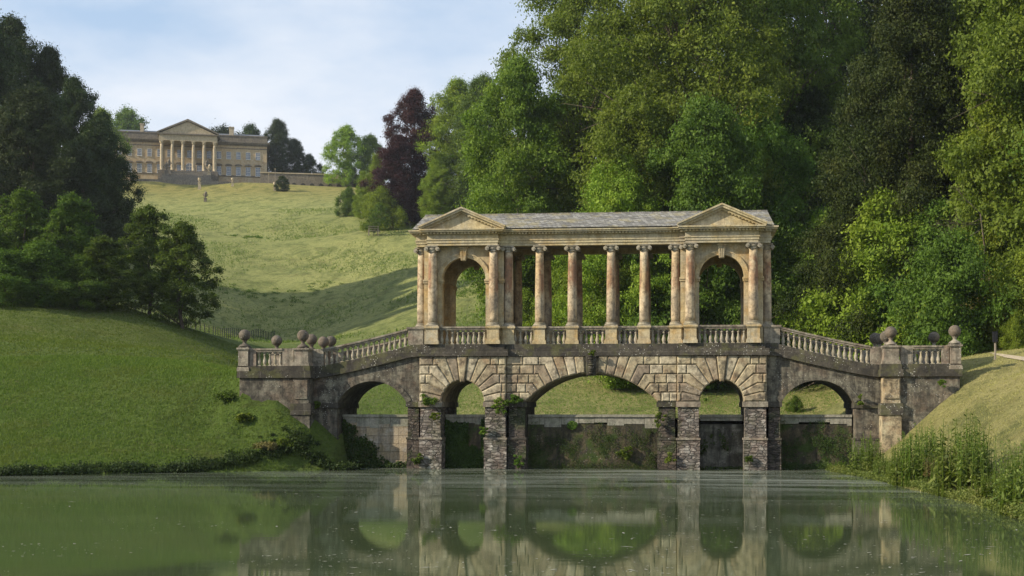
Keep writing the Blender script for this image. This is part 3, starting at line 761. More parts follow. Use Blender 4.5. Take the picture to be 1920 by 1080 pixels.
# --- balusters: a turned shaft on a square foot
BH = 0.66
bm_ = MB()
bm_.lathe(0, 0, [(0.062, 0.06), (0.05, 0.075), (0.088, 0.14), (0.098, 0.20), (0.085, 0.27), (0.055, 0.37), (0.042, 0.45), (0.045, 0.50), (0.07, 0.515), (0.07, 0.535), (0.046, 0.55), (0.056, 0.60)], 10, 0.5)
bm_.cbox(0, 0, 0, 0.17, 0.17, 0.06); bm_.cbox(0, 0, 0.60, 0.16, 0.16, 0.07)
baluster_me = bm_.mesh('baluster', M['baluster'])
def balustrade(x0, x1, y, step=0.272, real=True, zoff=None, parapet_y=0.34, zb=ZP):
    """rail, and the balusters under it; zoff gives the slope"""
    zf = zoff or (lambda x: 0.0)
    n = 10 if zoff else 1
    xs = [x0 + (x1 - x0) * k / n for k in range(n + 1)]
    m = MB(); za, zc = zb + 0.73, zb + 0.91
    m.prism([(x, za + zf(x)) for x in xs] + [(x, za + 0.09 + zf(x)) for x in xs[::-1]], y - 0.14, y + 0.14)
    m.prism([(x, za + 0.09 + zf(x)) for x in xs] + [(x, zc + zf(x)) for x in xs[::-1]], y - 0.19, y + 0.19)
    rail = m.build('balustrade', M['parapet'], bridge)
    L = x1 - x0; k = max(1, int(round(L / step)) - 0)
    sp = L / k
    mb = MB()
    for i in range(k):
        x = x0 + sp * (i + 0.5); z = zb + 0.0 + zf(x)
        if real:
            o = link('baluster', baluster_me, rail, (x, y, z - 0.02)); o.scale = (1, 1, 0.76 / 0.67)
        else:
            b0 = len(mb.v); mb.v += [(v[0] + x, v[1] + y, v[2] * 1.13 + z - 0.02) for v in bm_.v]; mb.f += [b0 + q for q in bm_.f]; mb.sz += bm_.sz; mb.t += bm_.t; mb.sm += bm_.sm
    if not real: tag(mb.build('baluster_row', M['baluster'], rail), kind='stuff')
    return rail
def pedestal(x, y, w, d, z0, z1, name='pedestal', mat='parapet', base=True, parent=None):
    m = MB()
    if base: m.cbox(x, y, z0, w + 0.12, d + 0.12, 0.17); m.cbox(x, y, z0 + 0.17, w + 0.05, d + 0.05, 0.05)
    zb = z0 + (0.22 if base else 0)
    m.cbox(x, y, zb, w, d, z1 - 0.14 - zb)
    m.cbox(x, y, z1 - 0.14, w + 0.07, d + 0.07, 0.05); m.cbox(x, y, z1 - 0.09, w + 0.14, d + 0.14, 0.09)
    return m.build(name, M[mat], parent or bridge)
CX = [1.0, 2.68]
for side, yb in ((0, 0.62), (1, DEP - 0.62)):
    fr = side == 0
    for s in (-1, 1):
        edges = [(0.29 if False else 0, 0)]
        # colonnade bays
        for (a, b_) in ((CX[0] + 0.29, CX[1] - 0.29), (CX[1] + 0.29, 4.1)):
            x0, x1 = sorted((s * a, s * b_)); balustrade(x0, x1, yb, 0.26, fr)
        a, b_ = sorted((s * 9.55, s * 14.0)); balustrade(a, b_, 0.6 if fr else DEP - 0.6, 0.285, fr, ramp_s)
        yp = 0.24 if fr else DEP - 0.24
        balustrade(s * PX - 1.25, s * PX + 1.25, yp, 0.272, fr)
        pedestal(s * 9.12, 0.6 if fr else DEP - 0.6, 0.8, 0.34, ZP, ZR + 0.0, base=False)
    balustrade(-CX[0] + 0.29, CX[0] - 0.29, yb, 0.26, fr)
# --- columns: base, shaft with entasis, Ionic capital
def shaft_prof(r, h):
    out = []
    for k in range(15):
        t = k / 14
        out.append((r * (1 - 0.17 * max(0, (t - 0.3) / 0.7) ** 1.4), h * t))
    return out
def column(x, y, r=0.245, z0=ZR, z1=ZC0, ped=True, pedz0=ZP, name='column', half=False, pedw=0.58, peddep=None):
    if ped: pedestal(x, y, pedw, peddep or pedw, pedz0, z0, mat='warm')
    hb, hc = 0.20, 0.33
    m = MB(); m.lathe(x, y, shaft_prof(r, z1 - z0 - hb - hc), 24, 0.5, z0 + hb)
    col = m.build(name, M['column'], bridge)
    m = MB(); m.cbox(x, y, z0, 2.7 * r, 2.7 * r, 0.06)
    m.lathe(x, y, [(1.33 * r, 0.06), (1.38 * r, 0.09), (1.33 * r, 0.12), (1.13 * r, 0.13), (1.12 * r, 0.15), (1.22 * r, 0.16), (1.22 * r, 0.185), (1.04 * r, 0.2)], 24, 0.5, z0)
    m.build('column_base', M['baluster'], col)
    m = MB(); zc = z1 - hc; rt = r * 0.83
    m.lathe(x, y, [(rt, 0.0), (rt * 1.16, 0.01), (rt * 1.16, 0.04), (rt, 0.05), (rt, 0.09), (rt * 1.25, 0.15), (rt * 1.30, 0.22), (rt * 1.2, 0.25)], 20, 0.5, zc)
    m.cbox(x, y, z1 - 0.075, 2.9 * rt, 2.9 * rt, 0.045); m.cbox(x, y, z1 - 0.03, 3.1 * rt, 3.1 * rt, 0.03)
    for sx in (-1, 1):
        for sy in (-1, 1):     # four diagonal volutes
            cxv, cyv, czv = x + sx * rt * 1.42, y + sy * rt * 1.32, zc + 0.155
            vs = []; R0 = 0.105
            for q in range(2):
                for k in range(14):
                    an = 2 * PI * k / 14
                    vs.append((cxv + R0 * math.cos(an), cyv + (q - 0.5) * 0.11, czv + R0 * math.sin(an)))
            fs = [tuple(range(14)), tuple(range(27, 13, -1))] + [((k + 1) % 14, k, 14 + k, 14 + (k + 1) % 14) for k in range(14)]
            m.add(vs, fs, 0.5)
            R1 = 0.045; vs = []
            for q in range(2):
                for k in range(8):
                    an = 2 * PI * k / 8
                    vs.append((cxv + R1 * math.cos(an), cyv + sy * (0.05 + q * 0.03), czv + R1 * math.sin(an)))
            m.add(vs, [tuple(range(8)), tuple(range(15, 7, -1))] + [((k + 1) % 8, k, 8 + k, 8 + (k + 1) % 8) for k in range(8)], 0.5)
        m.tube([(x + sx * rt * 1.42, y - rt * 1.3, zc + 0.155), (x + sx * rt * 1.36, y, zc + 0.155), (x + sx * rt * 1.42, y + rt * 1.3, zc + 0.155)], [0.09, 0.06, 0.09], 8)
    m.build('capital', M['baluster'], col)
    return col
for s in (-1, 1):
    for x in CX:
        column(s * x, 0.62); column(s * x, DEP - 0.62)
    column(s * 4.28, 0.62, 0.235); column(s * 4.28, DEP - 0.62, 0.235)
    for dx in (-1.58, 1.58):
        column(s * PX + dx, 0.20, 0.25, pedw=0.62); column(s * PX + dx, DEP - 0.20, 0.25, pedw=0.62)
    column(s * (PX + 2.30), 0.92, 0.23, pedw=0.5); column(s * (PX + 2.30), DEP - 0.92, 0.23, pedw=0.5)
# --- pavilions
YW = 0.46; TW = 0.42
ZSP = 9.77; RA = 1.13
for s in (-1, 1):
    x0 = s * PX; hwid = 2.08
    def wall_poly(c0, hw, r, zs, top, bottom=ZP, half=hwid):
        pts, _, _ = arc(c0, r, zs, r, 28)
        return [(c0 + half, bottom), (c0 + half, top), (c0 - half, top), (c0 - half, bottom), (c0 - r, bottom)] + pts[::-1] + [(c0 + r, bottom)]
    for (ya, yb, nm) in ((YW, YW + TW, 'front_wall'), (DEP - YW - TW, DEP - YW, 'back_wall')):
        m = MB(); m.prism(wall_poly(x0, hwid, RA, ZSP, ZC0 + 0.5), ya, yb)
        w = m.build('arched_wall', M['warm'], bridge)
        # archivolt
        yf = ya if ya < 2 else yb
        dr = -1 if ya < 2 else 1
        pts1 = arc(x0, RA, ZSP, RA, 28)[0]
        m = MB()
        for (ra, rb, pr) in ((RA - 0.002, RA + 0.10, 0.03), (RA + 0.10, RA + 0.17, 0.05), (RA + 0.17, RA + 0.23, 0.085)):
            A = arc(x0, ra, ZSP, ra, 28)[0]; B = arc(x0, rb, ZSP, rb, 28)[0]
            for k in range(28):
                ye = yf + dr * pr
                m.prism([A[k], B[k], B[k + 1], A[k + 1]], min(yf, ye), max(yf, ye))
        m.build('archivolt', M['warm'], w)
        m = MB()
        for q in (-1, 1):
            m = MB(); xa, xb = sorted((x0 + q * (RA - 0.04), x0 + q * (RA + 0.27)))
            m.box(xa, xb, ya - 0.06, yb + 0.06, ZSP - 0.20, ZSP - 0.10); m.box(xa - 0.02, xb + 0.02, ya - 0.10, yb + 0.10, ZSP - 0.10, ZSP)
            m.build('impost', M['warm'], w); m = MB()
            xa, xb = sorted((x0 + q * (hwid - 0.26), x0 + q * (hwid + 0.05)))
            m.box(xa, xb, ya - 0.05, yb + 0.05, ZSP - 0.19, ZSP - 0.09); m.box(xa, xb, ya - 0.09, yb + 0.09, ZSP - 0.09, ZSP + 0.0)
            m.build('impost', M['warm'], w)
        m = MB()
        yk0, yk1 = sorted((yf + dr * 0.20, yf - dr * 0.0))
        m.prism([(x0 - 0.13, 10.72), (x0 + 0.13, 10.72), (x0 + 0.2, 11.36), (x0 - 0.2, 11.36)], yk0, yk1)
        m.box(x0 - 0.24, x0 + 0.24, yk0 - 0.02, yk1, 11.36, 11.45)
        for q in (-0.09, 0, 0.09): m.prism([(x0 + q * 0.8 - 0.025, 10.75), (x0 + q * 0.8 + 0.025, 10.75), (x0 + q * 1.3 + 0.03, 11.34), (x0 + q * 1.3 - 0.03, 11.34)], yk0 - 0.025, yk0 + 0.0)
        m.build('keystone', M['warm'], w)
    # side walls with passage arches
    for xs_ in (x0 - hwid, x0 + hwid - TW):
        pts, _, _ = arc(DEP / 2, 1.05, 9.4, 1.05, 20)
        ya, yb = YW + TW, DEP - YW - TW
        poly = [(yb, ZP), (yb, ZC0 + 0.5), (ya, ZC0 + 0.5), (ya, ZP), (DEP / 2 - 1.05, ZP)] + pts[::-1] + [(DEP / 2 + 1.05, ZP)]
        m = MB(); m.prismx(poly, xs_, xs_ + TW); m.build('side_wall', M['warm'], bridge)
    m = MB(); m.box(x0 - hwid + TW, x0 + hwid - TW, YW + TW, DEP - YW - TW, ZC0, ZC0 + 0.12); m.build('ceiling', M['warm'], bridge)
# --- entablature: main run and pavilion breaks
def entab(x0, x1, y0, y1, name='entablature', dent=True, ends=True):
    """a ring of mouldings round the box x0..x1, y0..y1 (front and back faces)"""
    m = MB()
    def lay(za, zb, e): m.box(x0 - e, x1 + e, y0 - e, y1 + e, za, zb)
    lay(ZC0, ZC0 + 0.13, -0.04); lay(ZC0 + 0.13, ZC0 + 0.27, 0.0); lay(ZC0 + 0.27, ZC0 + 0.32, 0.04)
    lay(ZC0 + 0.32, ZC0 + 0.56, -0.02); lay(ZC0 + 0.56, ZC0 + 0.61, 0.05)
    lay(ZC0 + 0.61, ZC0 + 0.67, 0.07)
    e = m.build(name, M['entab'], bridge)
    c_ = MB()
    c_.box(x0 - 0.27, x1 + 0.27, y0 - 0.27, y1 + 0.27, ZC0 + 0.67, ZC0 + 0.75); c_.box(x0 - 0.33, x1 + 0.33, y0 - 0.33, y1 + 0.33, ZC0 + 0.75, ZC0 + 0.82)
    n = int((x1 - x0) / 0.17)
    for k in range(n):
        xx = x0 + (x1 - x0) * (k + 0.5) / n
        for yy in (y0 - 0.14, y1 + 0.14): c_.box(xx - 0.045, xx + 0.045, yy - 0.06, yy + 0.06, ZC0 + 0.58, ZC0 + 0.668)
    n = int((y1 - y0) / 0.17)
    for k in range(n):
        yy = y0 + (y1 - y0) * (k + 0.5) / n
        for xx in (x0 - 0.14, x1 + 0.14): c_.box(xx - 0.06, xx + 0.06, yy - 0.045, yy + 0.045, ZC0 + 0.58, ZC0 + 0.668)
    c_.build('cornice', M['entab'], e)
    return e
# long front and back beams between the pavilions
for ya, yb in ((0.40, 0.86), (DEP - 0.86, DEP - 0.40)):
    entab(-4.62, 4.62, ya, yb)
m = MB(); m.box(-4.6, 4.6, 0.84, DEP - 0.84, ZC0 + 0.30, ZC0 + 0.42)
for x in (-2.68, -1, 1, 2.68): m.box(x - 0.2, x + 0.2, 0.86, DEP - 0.86, ZC0 + 0.05, ZC0 + 0.30)
m.build('ceiling', M['wood'], bridge)
for s in (-1, 1):
    x0 = s * PX
    entab(x0 - 1.86, x0 + 1.86, -0.04, DEP + 0.04)
    a, b_ = sorted((s * (PX - 2.15), s * (PX + 2.50))); entab(a, b_, 0.36, DEP - 0.36)
    # pediments, front and back
    for y0, y1, d in ((-0.06, 0.5, -1), (DEP - 0.5, DEP + 0.06, 1)):
        zb = ZC1 - 0.01; hw = 2.2; ap = ZA - 0.14
        m = MB(); m.prism([(x0 - hw + 0.25, zb), (x0 + hw - 0.25, zb), (x0, ap - 0.12)], y0, y1)
        pd = m.build('pediment', M['entab'], bridge)
        m = MB(); dd = math.hypot(hw, ap - zb); nx_, nz_ = (ap - zb) / dd, hw / dd
        for q in (-1, 1):
            for (t0, t1, pr) in ((-0.13, -0.03, 0.12), (-0.03, 0.07, 0.28), (0.07, 0.15, 0.34)):
                pl = [(x0 + q * hw + q * nx_ * t0, zb + nz_ * t0), (x0 + q * hw + q * nx_ * t1, zb + nz_ * t1), (x0, ap + t1 / nz_), (x0, ap + t0 / nz_)]
                if d < 0: m.prism(pl, y0 - pr, y1 - 0.1 + 0.002 * q)
                else: m.prism(pl, y0 + 0.1 + 0.002 * q, y1 + pr)
            nd = 13
            for k in range(1, nd):
                t = k / nd; xx = x0 + q * hw * (1 - t); zz = zb + (ap - zb) * t - 0.17 / nz_
                if zz < zb + 0.02: continue
                ya_, yb_ = (y0 - 0.11, y0) if d < 0 else (y1, y1 + 0.11)
                m.box(xx - 0.045, xx + 0.045, ya_, yb_, zz, zz + 0.085)
        m.build('raking_cornice', M['entab'], pd)
        # small cross gable of slates behind each pediment
# --- roof
m = MB(); xe = PX + 2.60; ze = ZC1 + 0.03; eav = 0.02
y0, y1 = eav, DEP - eav
sl = MB()
nrow = 12
xa0 = 9.02
for k in range(nrow):
    t0, t1 = k / nrow, (k + 1) / nrow
    for q in (0, 1):
        def yz(t, lift):
            y = y0 + (DEP / 2 - y0) * t; z = ze + (ZA - ze) * t + lift
            return (y if q == 0 else DEP - y), z
        xl0, xl1 = xe - (xe - xa0) * t0, xe - (xe - xa0) * t1
        ya, za = yz(t0, 0.035); yb, zb_ = yz(t1, 0.012); yc, zc_ = yz(t0, 0.0)
        vs = [(-xl0, ya, za), (xl0, ya, za), (xl1, yb, zb_), (-xl1, yb, zb_), (-xl0, yc, zc_), (xl0, yc, zc_)]
        sl.add(vs, [(0, 1, 2, 3) if q == 0 else (3, 2, 1, 0), (4, 5, 1, 0) if q == 0 else (0, 1, 5, 4)], 0.5)
for q in (-1, 1):      # steep little hips at the ends
    vs = [(q * xe, y0, ze), (q * xe, y1, ze), (q * xa0, DEP / 2, ZA)]
    sl.add(vs, [(0, 1, 2) if q > 0 else (2, 1, 0)], 0.5)
roof = sl.build('roof', M['slate'], bridge)
m = MB(); m.box(-xa0, xa0, DEP / 2 - 0.09, DEP / 2 + 0.09, ZA - 0.02, ZA + 0.05); m.build('ridge_cap', M['slate'], roof)
m = MB()
for s in (-1, 1):
    x0 = s * PX; hw = 2.2
    for q in (-1, 1):
        for (yA, yB) in ((-0.32, DEP / 2), (DEP / 2, DEP + 0.32)):
            far = DEP / 2
            # from pediment slope back into the main roof
            edge = (x0 + q * (hw + 0.06), ZC1 + 0.05); 
            ye = yA if yA < 0 else yB
            yin = (y0 + 0.0) if yA < 0 else DEP - y0
            vs = [(edge[0], ye, edge[1] + 0.06), (x0, ye, ZA + 0.03), (x0, far, ZA + 0.03), (edge[0], yin, edge[1] + 0.06)]
            up = (q > 0) == (yA < 0)
            m.add(vs, [(0, 3, 2, 1) if not up else (0, 1, 2, 3)][:1] if False else [(0, 1, 2, 3)], 0.5)
m.build('gable_slates', M['slate'], roof)
# --- abutments and wing walls at both ends
for s in (-1, 1):
    D_ = -1.10
    zs0, zs1, zp, zr = ZS0 + D_, ZS1 + D_, ZP + D_, ZR + D_
    xa, xb = 14.42, 18.3
    def X(a, b): return tuple(sorted((s * a, s * b)))
    m = MB(); a, b_ = X(15.15, 18.2); m.box(a, b_, -0.42, DEP + 0.42, 0.2, zs0); ab = m.build('wing_wall', M['ashlar'], bridge)
    m = MB(); a, b_ = X(15.3, 18.3); m.box(a, b_, -0.54, DEP + 0.54, zs0, zs1); m.box(a, b_, -0.46, DEP + 0.46, zs1, zp); m.build('string_course', M['dark'], ab)
    # corner pier
    for yf, sg in ((-0.62, 1), (DEP + 0.62, -1)):
        def Y(a, b): return tuple(sorted((yf + sg * a, yf + sg * b)))
        m = MB(); a, b_ = X(14.50, 15.32); ya, yb = Y(0.06, 1.5); m.box(a, b_, ya, yb, 3.35, zs0)
        a, b_ = X(14.56, 15.26); ya, yb = Y(0.0, 0.1); m.box(a, b_, ya, yb, 3.6, zs0 - 0.12)
        a, b_ = X(14.44, 15.36); ya, yb = Y(0.0, 1.5); m.box(a, b_, ya, yb, -0.5, 2.78)
        cp = m.build('corner_pier', M['rust'] if s > 0 else M['ashlar'], bridge)
        m = MB(); a, b_ = X(14.36, 15.44); ya, yb = Y(-0.06, 1.5); m.box(a, b_, ya, yb, 2.78, 3.37)
        m.build('pier_band', M['dark'], cp); m = MB()
        a, b_ = X(14.36, 15.44); ya, yb = Y(-0.10, 1.5); m.box(a, b_, ya, yb, zs0, zs1); a, b_ = X(14.42, 15.38); ya, yb = Y(-0.02, 1.5); m.box(a, b_, ya, yb, zs1, zp)
        m.build('pier_band', M['dark'], cp)
        mt = 'parapet'
        yc = yf + sg * 0.42
        pedestal(s * 14.9, yc, 0.72, 0.72, zp - 0.02, zr, mat=mt)
        pedestal(s * 14.9, yf + sg * 2.0 if True else 0, 0.5, 0.5, zp - 0.02, zr, mat='parapet', base=False)
        m = MB(); a, b_ = X(14.62, 14.98); ya, yb = Y(0.7, 1.8); m.box(a, b_, ya, yb, zp - 0.02, zr - 0.004); m.build('parapet_block', M['parapet'], bridge)
        pedestal(s * 18.0, yc, 0.52, 0.52, zp - 0.02 - 0.25, zr + 0.04, mat='parapet')
        for (bx, by, zc_) in ((14.9, yc, zr), (14.9, yf + sg * 2.0, zr - 0.12), (18.0, yc, zr + 0.04)):
            m = MB(); m.cbox(s * bx, by, zc_, 0.52, 0.52, 0.06)
            m.lathe(s * bx, by, [(0.33, 0.06), (0.27, 0.11), (0.23, 0.16), (0.16, 0.19), (0.10, 0.24), (0.085, 0.30), (0.12, 0.36), (0.15, 0.385)], 16, 0.5, zc_, ang=PI / 4)
            fin = m.build('finial', M['ball'] if s < 0 else M['parapet'], bridge)
            m = MB(); m.lathe(s * bx, by, [(0.30 * math.sin(PI * k / 14), 0.30 - 0.30 * math.cos(PI * k / 14)) for k in range(1, 14)], 22, 0.5, zc_ + 0.36); m.build('stone_ball', M['ball'], fin)
        a, b_ = X(15.36, 15.95); m = MB(); m.box(a, b_, yc - 0.14, yc + 0.14, zp - 0.02, zr - 0.003); m.build('parapet_block', M['parapet'], bridge)
        a, b_ = X(17.35, 17.7); m = MB(); m.box(a, b_, yc - 0.14, yc + 0.14, zp - 0.02, zr - 0.003); m.build('parapet_block', M['parapet'], bridge)
        a, b_ = X(15.95, 17.35); balustrade(a, b_, yc, 0.28, sg > 0, None, zb=zp)
        a, b_ = X(14.0, 14.6); m = MB(); yy = 0.6 if sg > 0 else DEP - 0.6; m.box(a, b_, yy - 0.15, yy + 0.15, zp - 0.1, zr - 0.01); m.build('parapet_block', M['parapet'], bridge)
# --- weir walls standing in the arches
for (x0, x1, mt, y, lb) in ((-13.2, -9.58, 'weir_cream', 1.30, 'cream blockwork wall with ivy at its left side in the leftmost arch'),
                       (-PX - 1.1, -PX + 1.1, 'weir_moss', 1.25, 'ivy-covered dark wall in the narrow arch under the left pavilion'),
                       (-3.36, 3.36, 'weir_moss', 1.2, 'wide mossy dark wall with pale coping in the main arch'),
                       (PX - 1.1, PX + 1.1, 'weir_grey', 1.25, 'grey stained wall in the narrow arch under the right pavilion'),
                       (9.58, 13.2, 'weir_moss', 1.30, 'mossy wall with pale top course in the rightmost arch')):
    root = empty('weir_wall', ((x0 + x1) / 2, y, 0), 0, lb, 'wall', 'weir walls under the bridge arches')
    hw = (x1 - x0) / 2
    m = MB(); m.box(-hw - 0.02, hw + 0.02, 0.06, 1.6, -1.4, 2.30 if mt != 'weir_cream' else 2.40); m.build('wall_face', M[mt], root)
    m = MB(); r2 = random.Random(int(x0 * 10)); x = -hw
    while x < hw:
        w = min(0.5 + r2.random() * 0.6, hw - x)
        if hw - x - w < 0.25: w = hw - x
        dz = 0.18 + 0.34 * (r2.random() ** 2) if mt != 'weir_grey' else 0.12
        m.box(x + 0.008, x + w - 0.008, 0.02 + 0.03 * r2.random(), 0.45, 2.60 - dz, 2.67, r2.random()); x += w
    m.build('pale_course', M['cap'], root)
    m = MB(); m.box(-hw, hw, -0.04, 1.58, 2.67, 2.80); m.build('coping', M['cap'], root)
# ================================================================== trees and plants
def leaf_mesh(name, C, Nn, S, tone, mat, aspect=0.55, T=None):
    """diamond leaves: centres C, normals Nn, half-length S"""
    n = len(C)
    Nn = Nn / (np.linalg.norm(Nn, axis=1, keepdims=True) + 1e-9)
    if T is None: T = np.random.RandomState(n % 9999).normal(size=(n, 3))
    T = T - (T * Nn).sum(1, keepdims=True) * Nn
    T = T / (np.linalg.norm(T, axis=1, keepdims=True) + 1e-9)
    B = np.cross(Nn, T); S = S[:, None]
    V = np.stack([C + T * S, C + B * S * aspect + T * S * 0.1, C - T * S, C - B * S * aspect + T * S * 0.1], 1).reshape(-1, 3)
    return V, np.arange(4 * n), np.full(n, 4)
PROF = {
    'round': lambda t: np.sin(PI * np.clip(t, 0, 1) ** 0.80) ** 0.55,
    'dome': lambda t: np.sqrt(np.clip(1 - (np.clip(t, 0, 1) * 1.15 - 0.15) ** 2, 0, 1)),
    'cone': lambda t: (1 - np.clip(t, 0, 1)) ** 0.75 * 0.97 + 0.03,
    'spire': lambda t: np.clip(np.minimum(1, (1 - t) ** 0.8 * 1.25), 0.05, 1),
    'tall': lambda t: np.sin(PI * (0.12 + 0.86 * np.clip(t, 0, 1)) ** 0.95) ** 0.7,
}
def make_tree(kind, seed, H, W, zb, prof, nl, ntw, npl, leaf, lobe, mat, droop=0.0, flat=0.75, trunk_r=0.4, limb=14, bark_='bark', gap=0.0, up=0.5, twig=0.5, surf=0.72):
    """returns (crown mesh, trunk mesh) of a tree standing at the origin"""
    rs = np.random.RandomState(seed)
    t = (np.arange(nl) + rs.rand(nl)) / nl
    t = t ** 0.9
    ph = np.arange(nl) * 2.39996 + rs.rand(nl) * 0.9
    Rr = PROF[prof](t) * W / 2
    # uneven outline
    irr = 1 + 0.20 * np.sin(ph * 2 + seed) + 0.20 * rs.normal(size=nl)
    k = np.where(rs.rand(nl) < surf, 0.72 + 0.28 * rs.rand(nl), 0.15 + 0.55 * rs.rand(nl))
    rl = lobe * (0.65 + 0.75 * rs.rand(nl)) * (0.6 + 0.4 * Rr / (W / 2 + 1e-6))
    rad = np.maximum(Rr * irr * k - rl * 0.5, 0)
    Lc = np.stack([rad * np.cos(ph), rad * np.sin(ph), zb + (H - zb) * t - rl * 0.3], 1)
    # twig clusters on each lobe
    d = rs.normal(size=(nl, ntw, 3)); d[..., 2] = d[..., 2] * 0.9 + 0.25
    out = Lc - np.array([0, 0, (H + zb) / 2]); out[:, 2] *= 0.3
    out = out / (np.linalg.norm(out, axis=1, keepdims=True) + 1e-9)
    d = d + out[:, None, :] * 0.8
    d /= np.linalg.norm(d, axis=2, keepdims=True)
    rr = rl[:, None, None] * (0.55 + 0.55 * rs.rand(nl, ntw, 1))
    Tc = Lc[:, None, :] + d * rr * np.array([1, 1, flat])
    Tc[..., 2] -= droop * (rr[..., 0] * np.linalg.norm(d[..., :2], axis=2)) ** 1.3 * 0.6
    keep = rs.rand(nl, ntw) > gap
    Tc = Tc[keep]; dd = d[keep]
    nT = len(Tc)
    sg = twig * (0.6 + 0.7 * rs.rand(nT, 1, 1))
    off = rs.normal(size=(nT, npl, 3)) * sg * np.array([1, 1, 0.55])
    # stretch each cluster along its own outward direction
    along = (rs.normal(size=(nT, npl, 1)) * sg * 0.9)
    dirs = dd.copy(); dirs[:, 2] -= droop * 0.8
    C = (Tc[:, None, :] + off + dirs[:, None, :] * along)
    C[..., 2] -= droop * (off[..., 0] ** 2 + off[..., 1] ** 2) * 0.5
    C = C.reshape(-1, 3)
    Nn = rs.normal(size=C.shape) * 0.75 + np.repeat(dd, npl, axis=0) * 0.7 + np.array([0, 0, up])
    S = leaf * (0.55 + 0.7 * rs.rand(len(C)) + 0.7 * (rs.rand(len(C)) < 0.12))
    ttone = np.repeat(np.clip(0.5 + 0.3 * rs.normal(size=nT), 0, 1), npl) * 0.65 + 0.35 * rs.rand(len(C))
    ext = np.percentile(np.hypot(C[:, 0], C[:, 1]), 97.5); fx = (W / 2) / ext; C[:, :2] *= fx
    zt_ = np.percentile(C[:, 2], 99.7); fz = H / zt_; C[:, 2] *= fz
    Lc = Lc * np.array([fx, fx, fz])
    kp = C[:, 2] > max(0.05, zb * 0.25)
    C, Nn, S, ttone = C[kp], Nn[kp], S[kp], ttone[kp]
    V, f, sz = leaf_mesh(kind, C, Nn, S, ttone, mat)
    crown = fast_mesh('crown', V, f, sz, ttone, mat)
    m = MB()
    r0 = trunk_r
    ztop = zb + (H - zb) * 0.75
    tp = [(0, 0, -0.8), (0.05 * r0, 0, 0.4), (rs.normal() * 0.2, rs.normal() * 0.2, ztop * 0.35), (rs.normal() * 0.4, rs.normal() * 0.4, ztop * 0.7), (rs.normal() * 0.5, rs.normal() * 0.5, ztop)]
    tr = [r0 * 1.5, r0 * 1.05, r0 * 0.8, r0 * 0.5, r0 * 0.15]
    m.tube(tp, tr, 8)
    for i in rs.choice(nl, min(limb, nl), replace=False):
        e = Lc[i]; zs = max(min(e[2] - np.hypot(e[0], e[1]) * 0.75, ztop * 0.9), zb * 0.55)
        fr = zs / ztop
        j = min(int(fr * 4), 3)
        sx = tp[2][0] * fr; sy = tp[2][1] * fr
        mid = ((sx + e[0]) / 2 + rs.normal() * 0.3, (sy + e[1]) / 2 + rs.normal() * 0.3, zs * 0.4 + e[2] * 0.6)
        rb = r0 * (0.42 - 0.25 * fr)
        m.tube([(sx, sy, zs - 0.3), mid, tuple(e)], [rb, rb * 0.6, rb * 0.15], 5)
        for q in range(2):
            e2 = e + rs.normal(size=3) * rl[i] * 0.7
            m.tube([mid, tuple((np.array(mid) + e2) / 2 + rs.normal(size=3) * 0.15), tuple(e2)], [rb * 0.4, rb * 0.25, rb * 0.08], 4)
    trunk = m.mesh('trunk', M[bark_])
    return crown, trunk, H, W
K = {}
K['ash'] = make_tree('ash', 3, 46, 28, 6, 'tall', 150, 30, 50, 0.17, 3.6, L_['ash'], droop=0.03, gap=0.22, bark_='bark', trunk_r=0.7, limb=50, twig=0.62, flat=0.48)
K['oak'] = make_tree('oak', 7, 26, 20, 2.0, 'round', 95, 30, 52, 0.15, 3.0, L_['mid'], droop=0.03, limb=18, twig=0.50, flat=0.55, gap=0.06)
K['elm'] = make_tree('elm', 17, 29, 19, 1.5, 'round', 100, 30, 52, 0.15, 2.8, L_['mid'], droop=0.05, gap=0.1, limb=22, twig=0.50, flat=0.5)
K['dome'] = make_tree('dome', 23, 14, 15, 1.6, 'dome', 66, 18, 44, 0.14, 1.8, L_['mid'], droop=0.1, limb=12, twig=0.42)
K['beech'] = make_tree('beech', 31, 22, 13, 1.0, 'spire', 85, 18, 60, 0.12, 1.7, L_['copper'], droop=0.12, limb=12, twig=0.42, flat=0.5)
K['yew'] = make_tree('yew', 41, 26, 17, 0.8, 'spire', 130, 22, 62, 0.085, 1.7, L_['yew'], droop=0.3, limb=10, twig=0.40, flat=0.5, up=0.3)
K['chestnut'] = make_tree('chestnut', 53, 11, 8.0, 1.7, 'dome', 76, 20, 34, 0.10, 1.1, L_['deep'], droop=0.4, gap=0.15, limb=16, trunk_r=0.2, twig=0.22, flat=0.38, up=0.8)
K['layer'] = make_tree('layer', 61, 7, 8, 0.2, 'dome', 70, 18, 44, 0.08, 1.15, L_['light'], droop=0.22, limb=10, trunk_r=0.12, twig=0.28, flat=0.32, up=1.0)
K['shrub'] = make_tree('shrub', 71, 5, 6, 0.1, 'dome', 44, 16, 56, 0.06, 0.95, L_['light'], droop=0.15, limb=8, trunk_r=0.08, twig=0.22)
K['shrub2'] = make_tree('shrub2', 83, 4.5, 6.5, 0.1, 'round', 42, 16, 56, 0.068, 1.0, L_['mid'], droop=0.2, limb=8, trunk_r=0.08, twig=0.26)
K['young'] = make_tree('young', 91, 4.2, 3.4, 1.2, 'round', 18, 9, 22, 0.08, 0.55, L_['mid'], limb=6, trunk_r=0.05, twig=0.15)
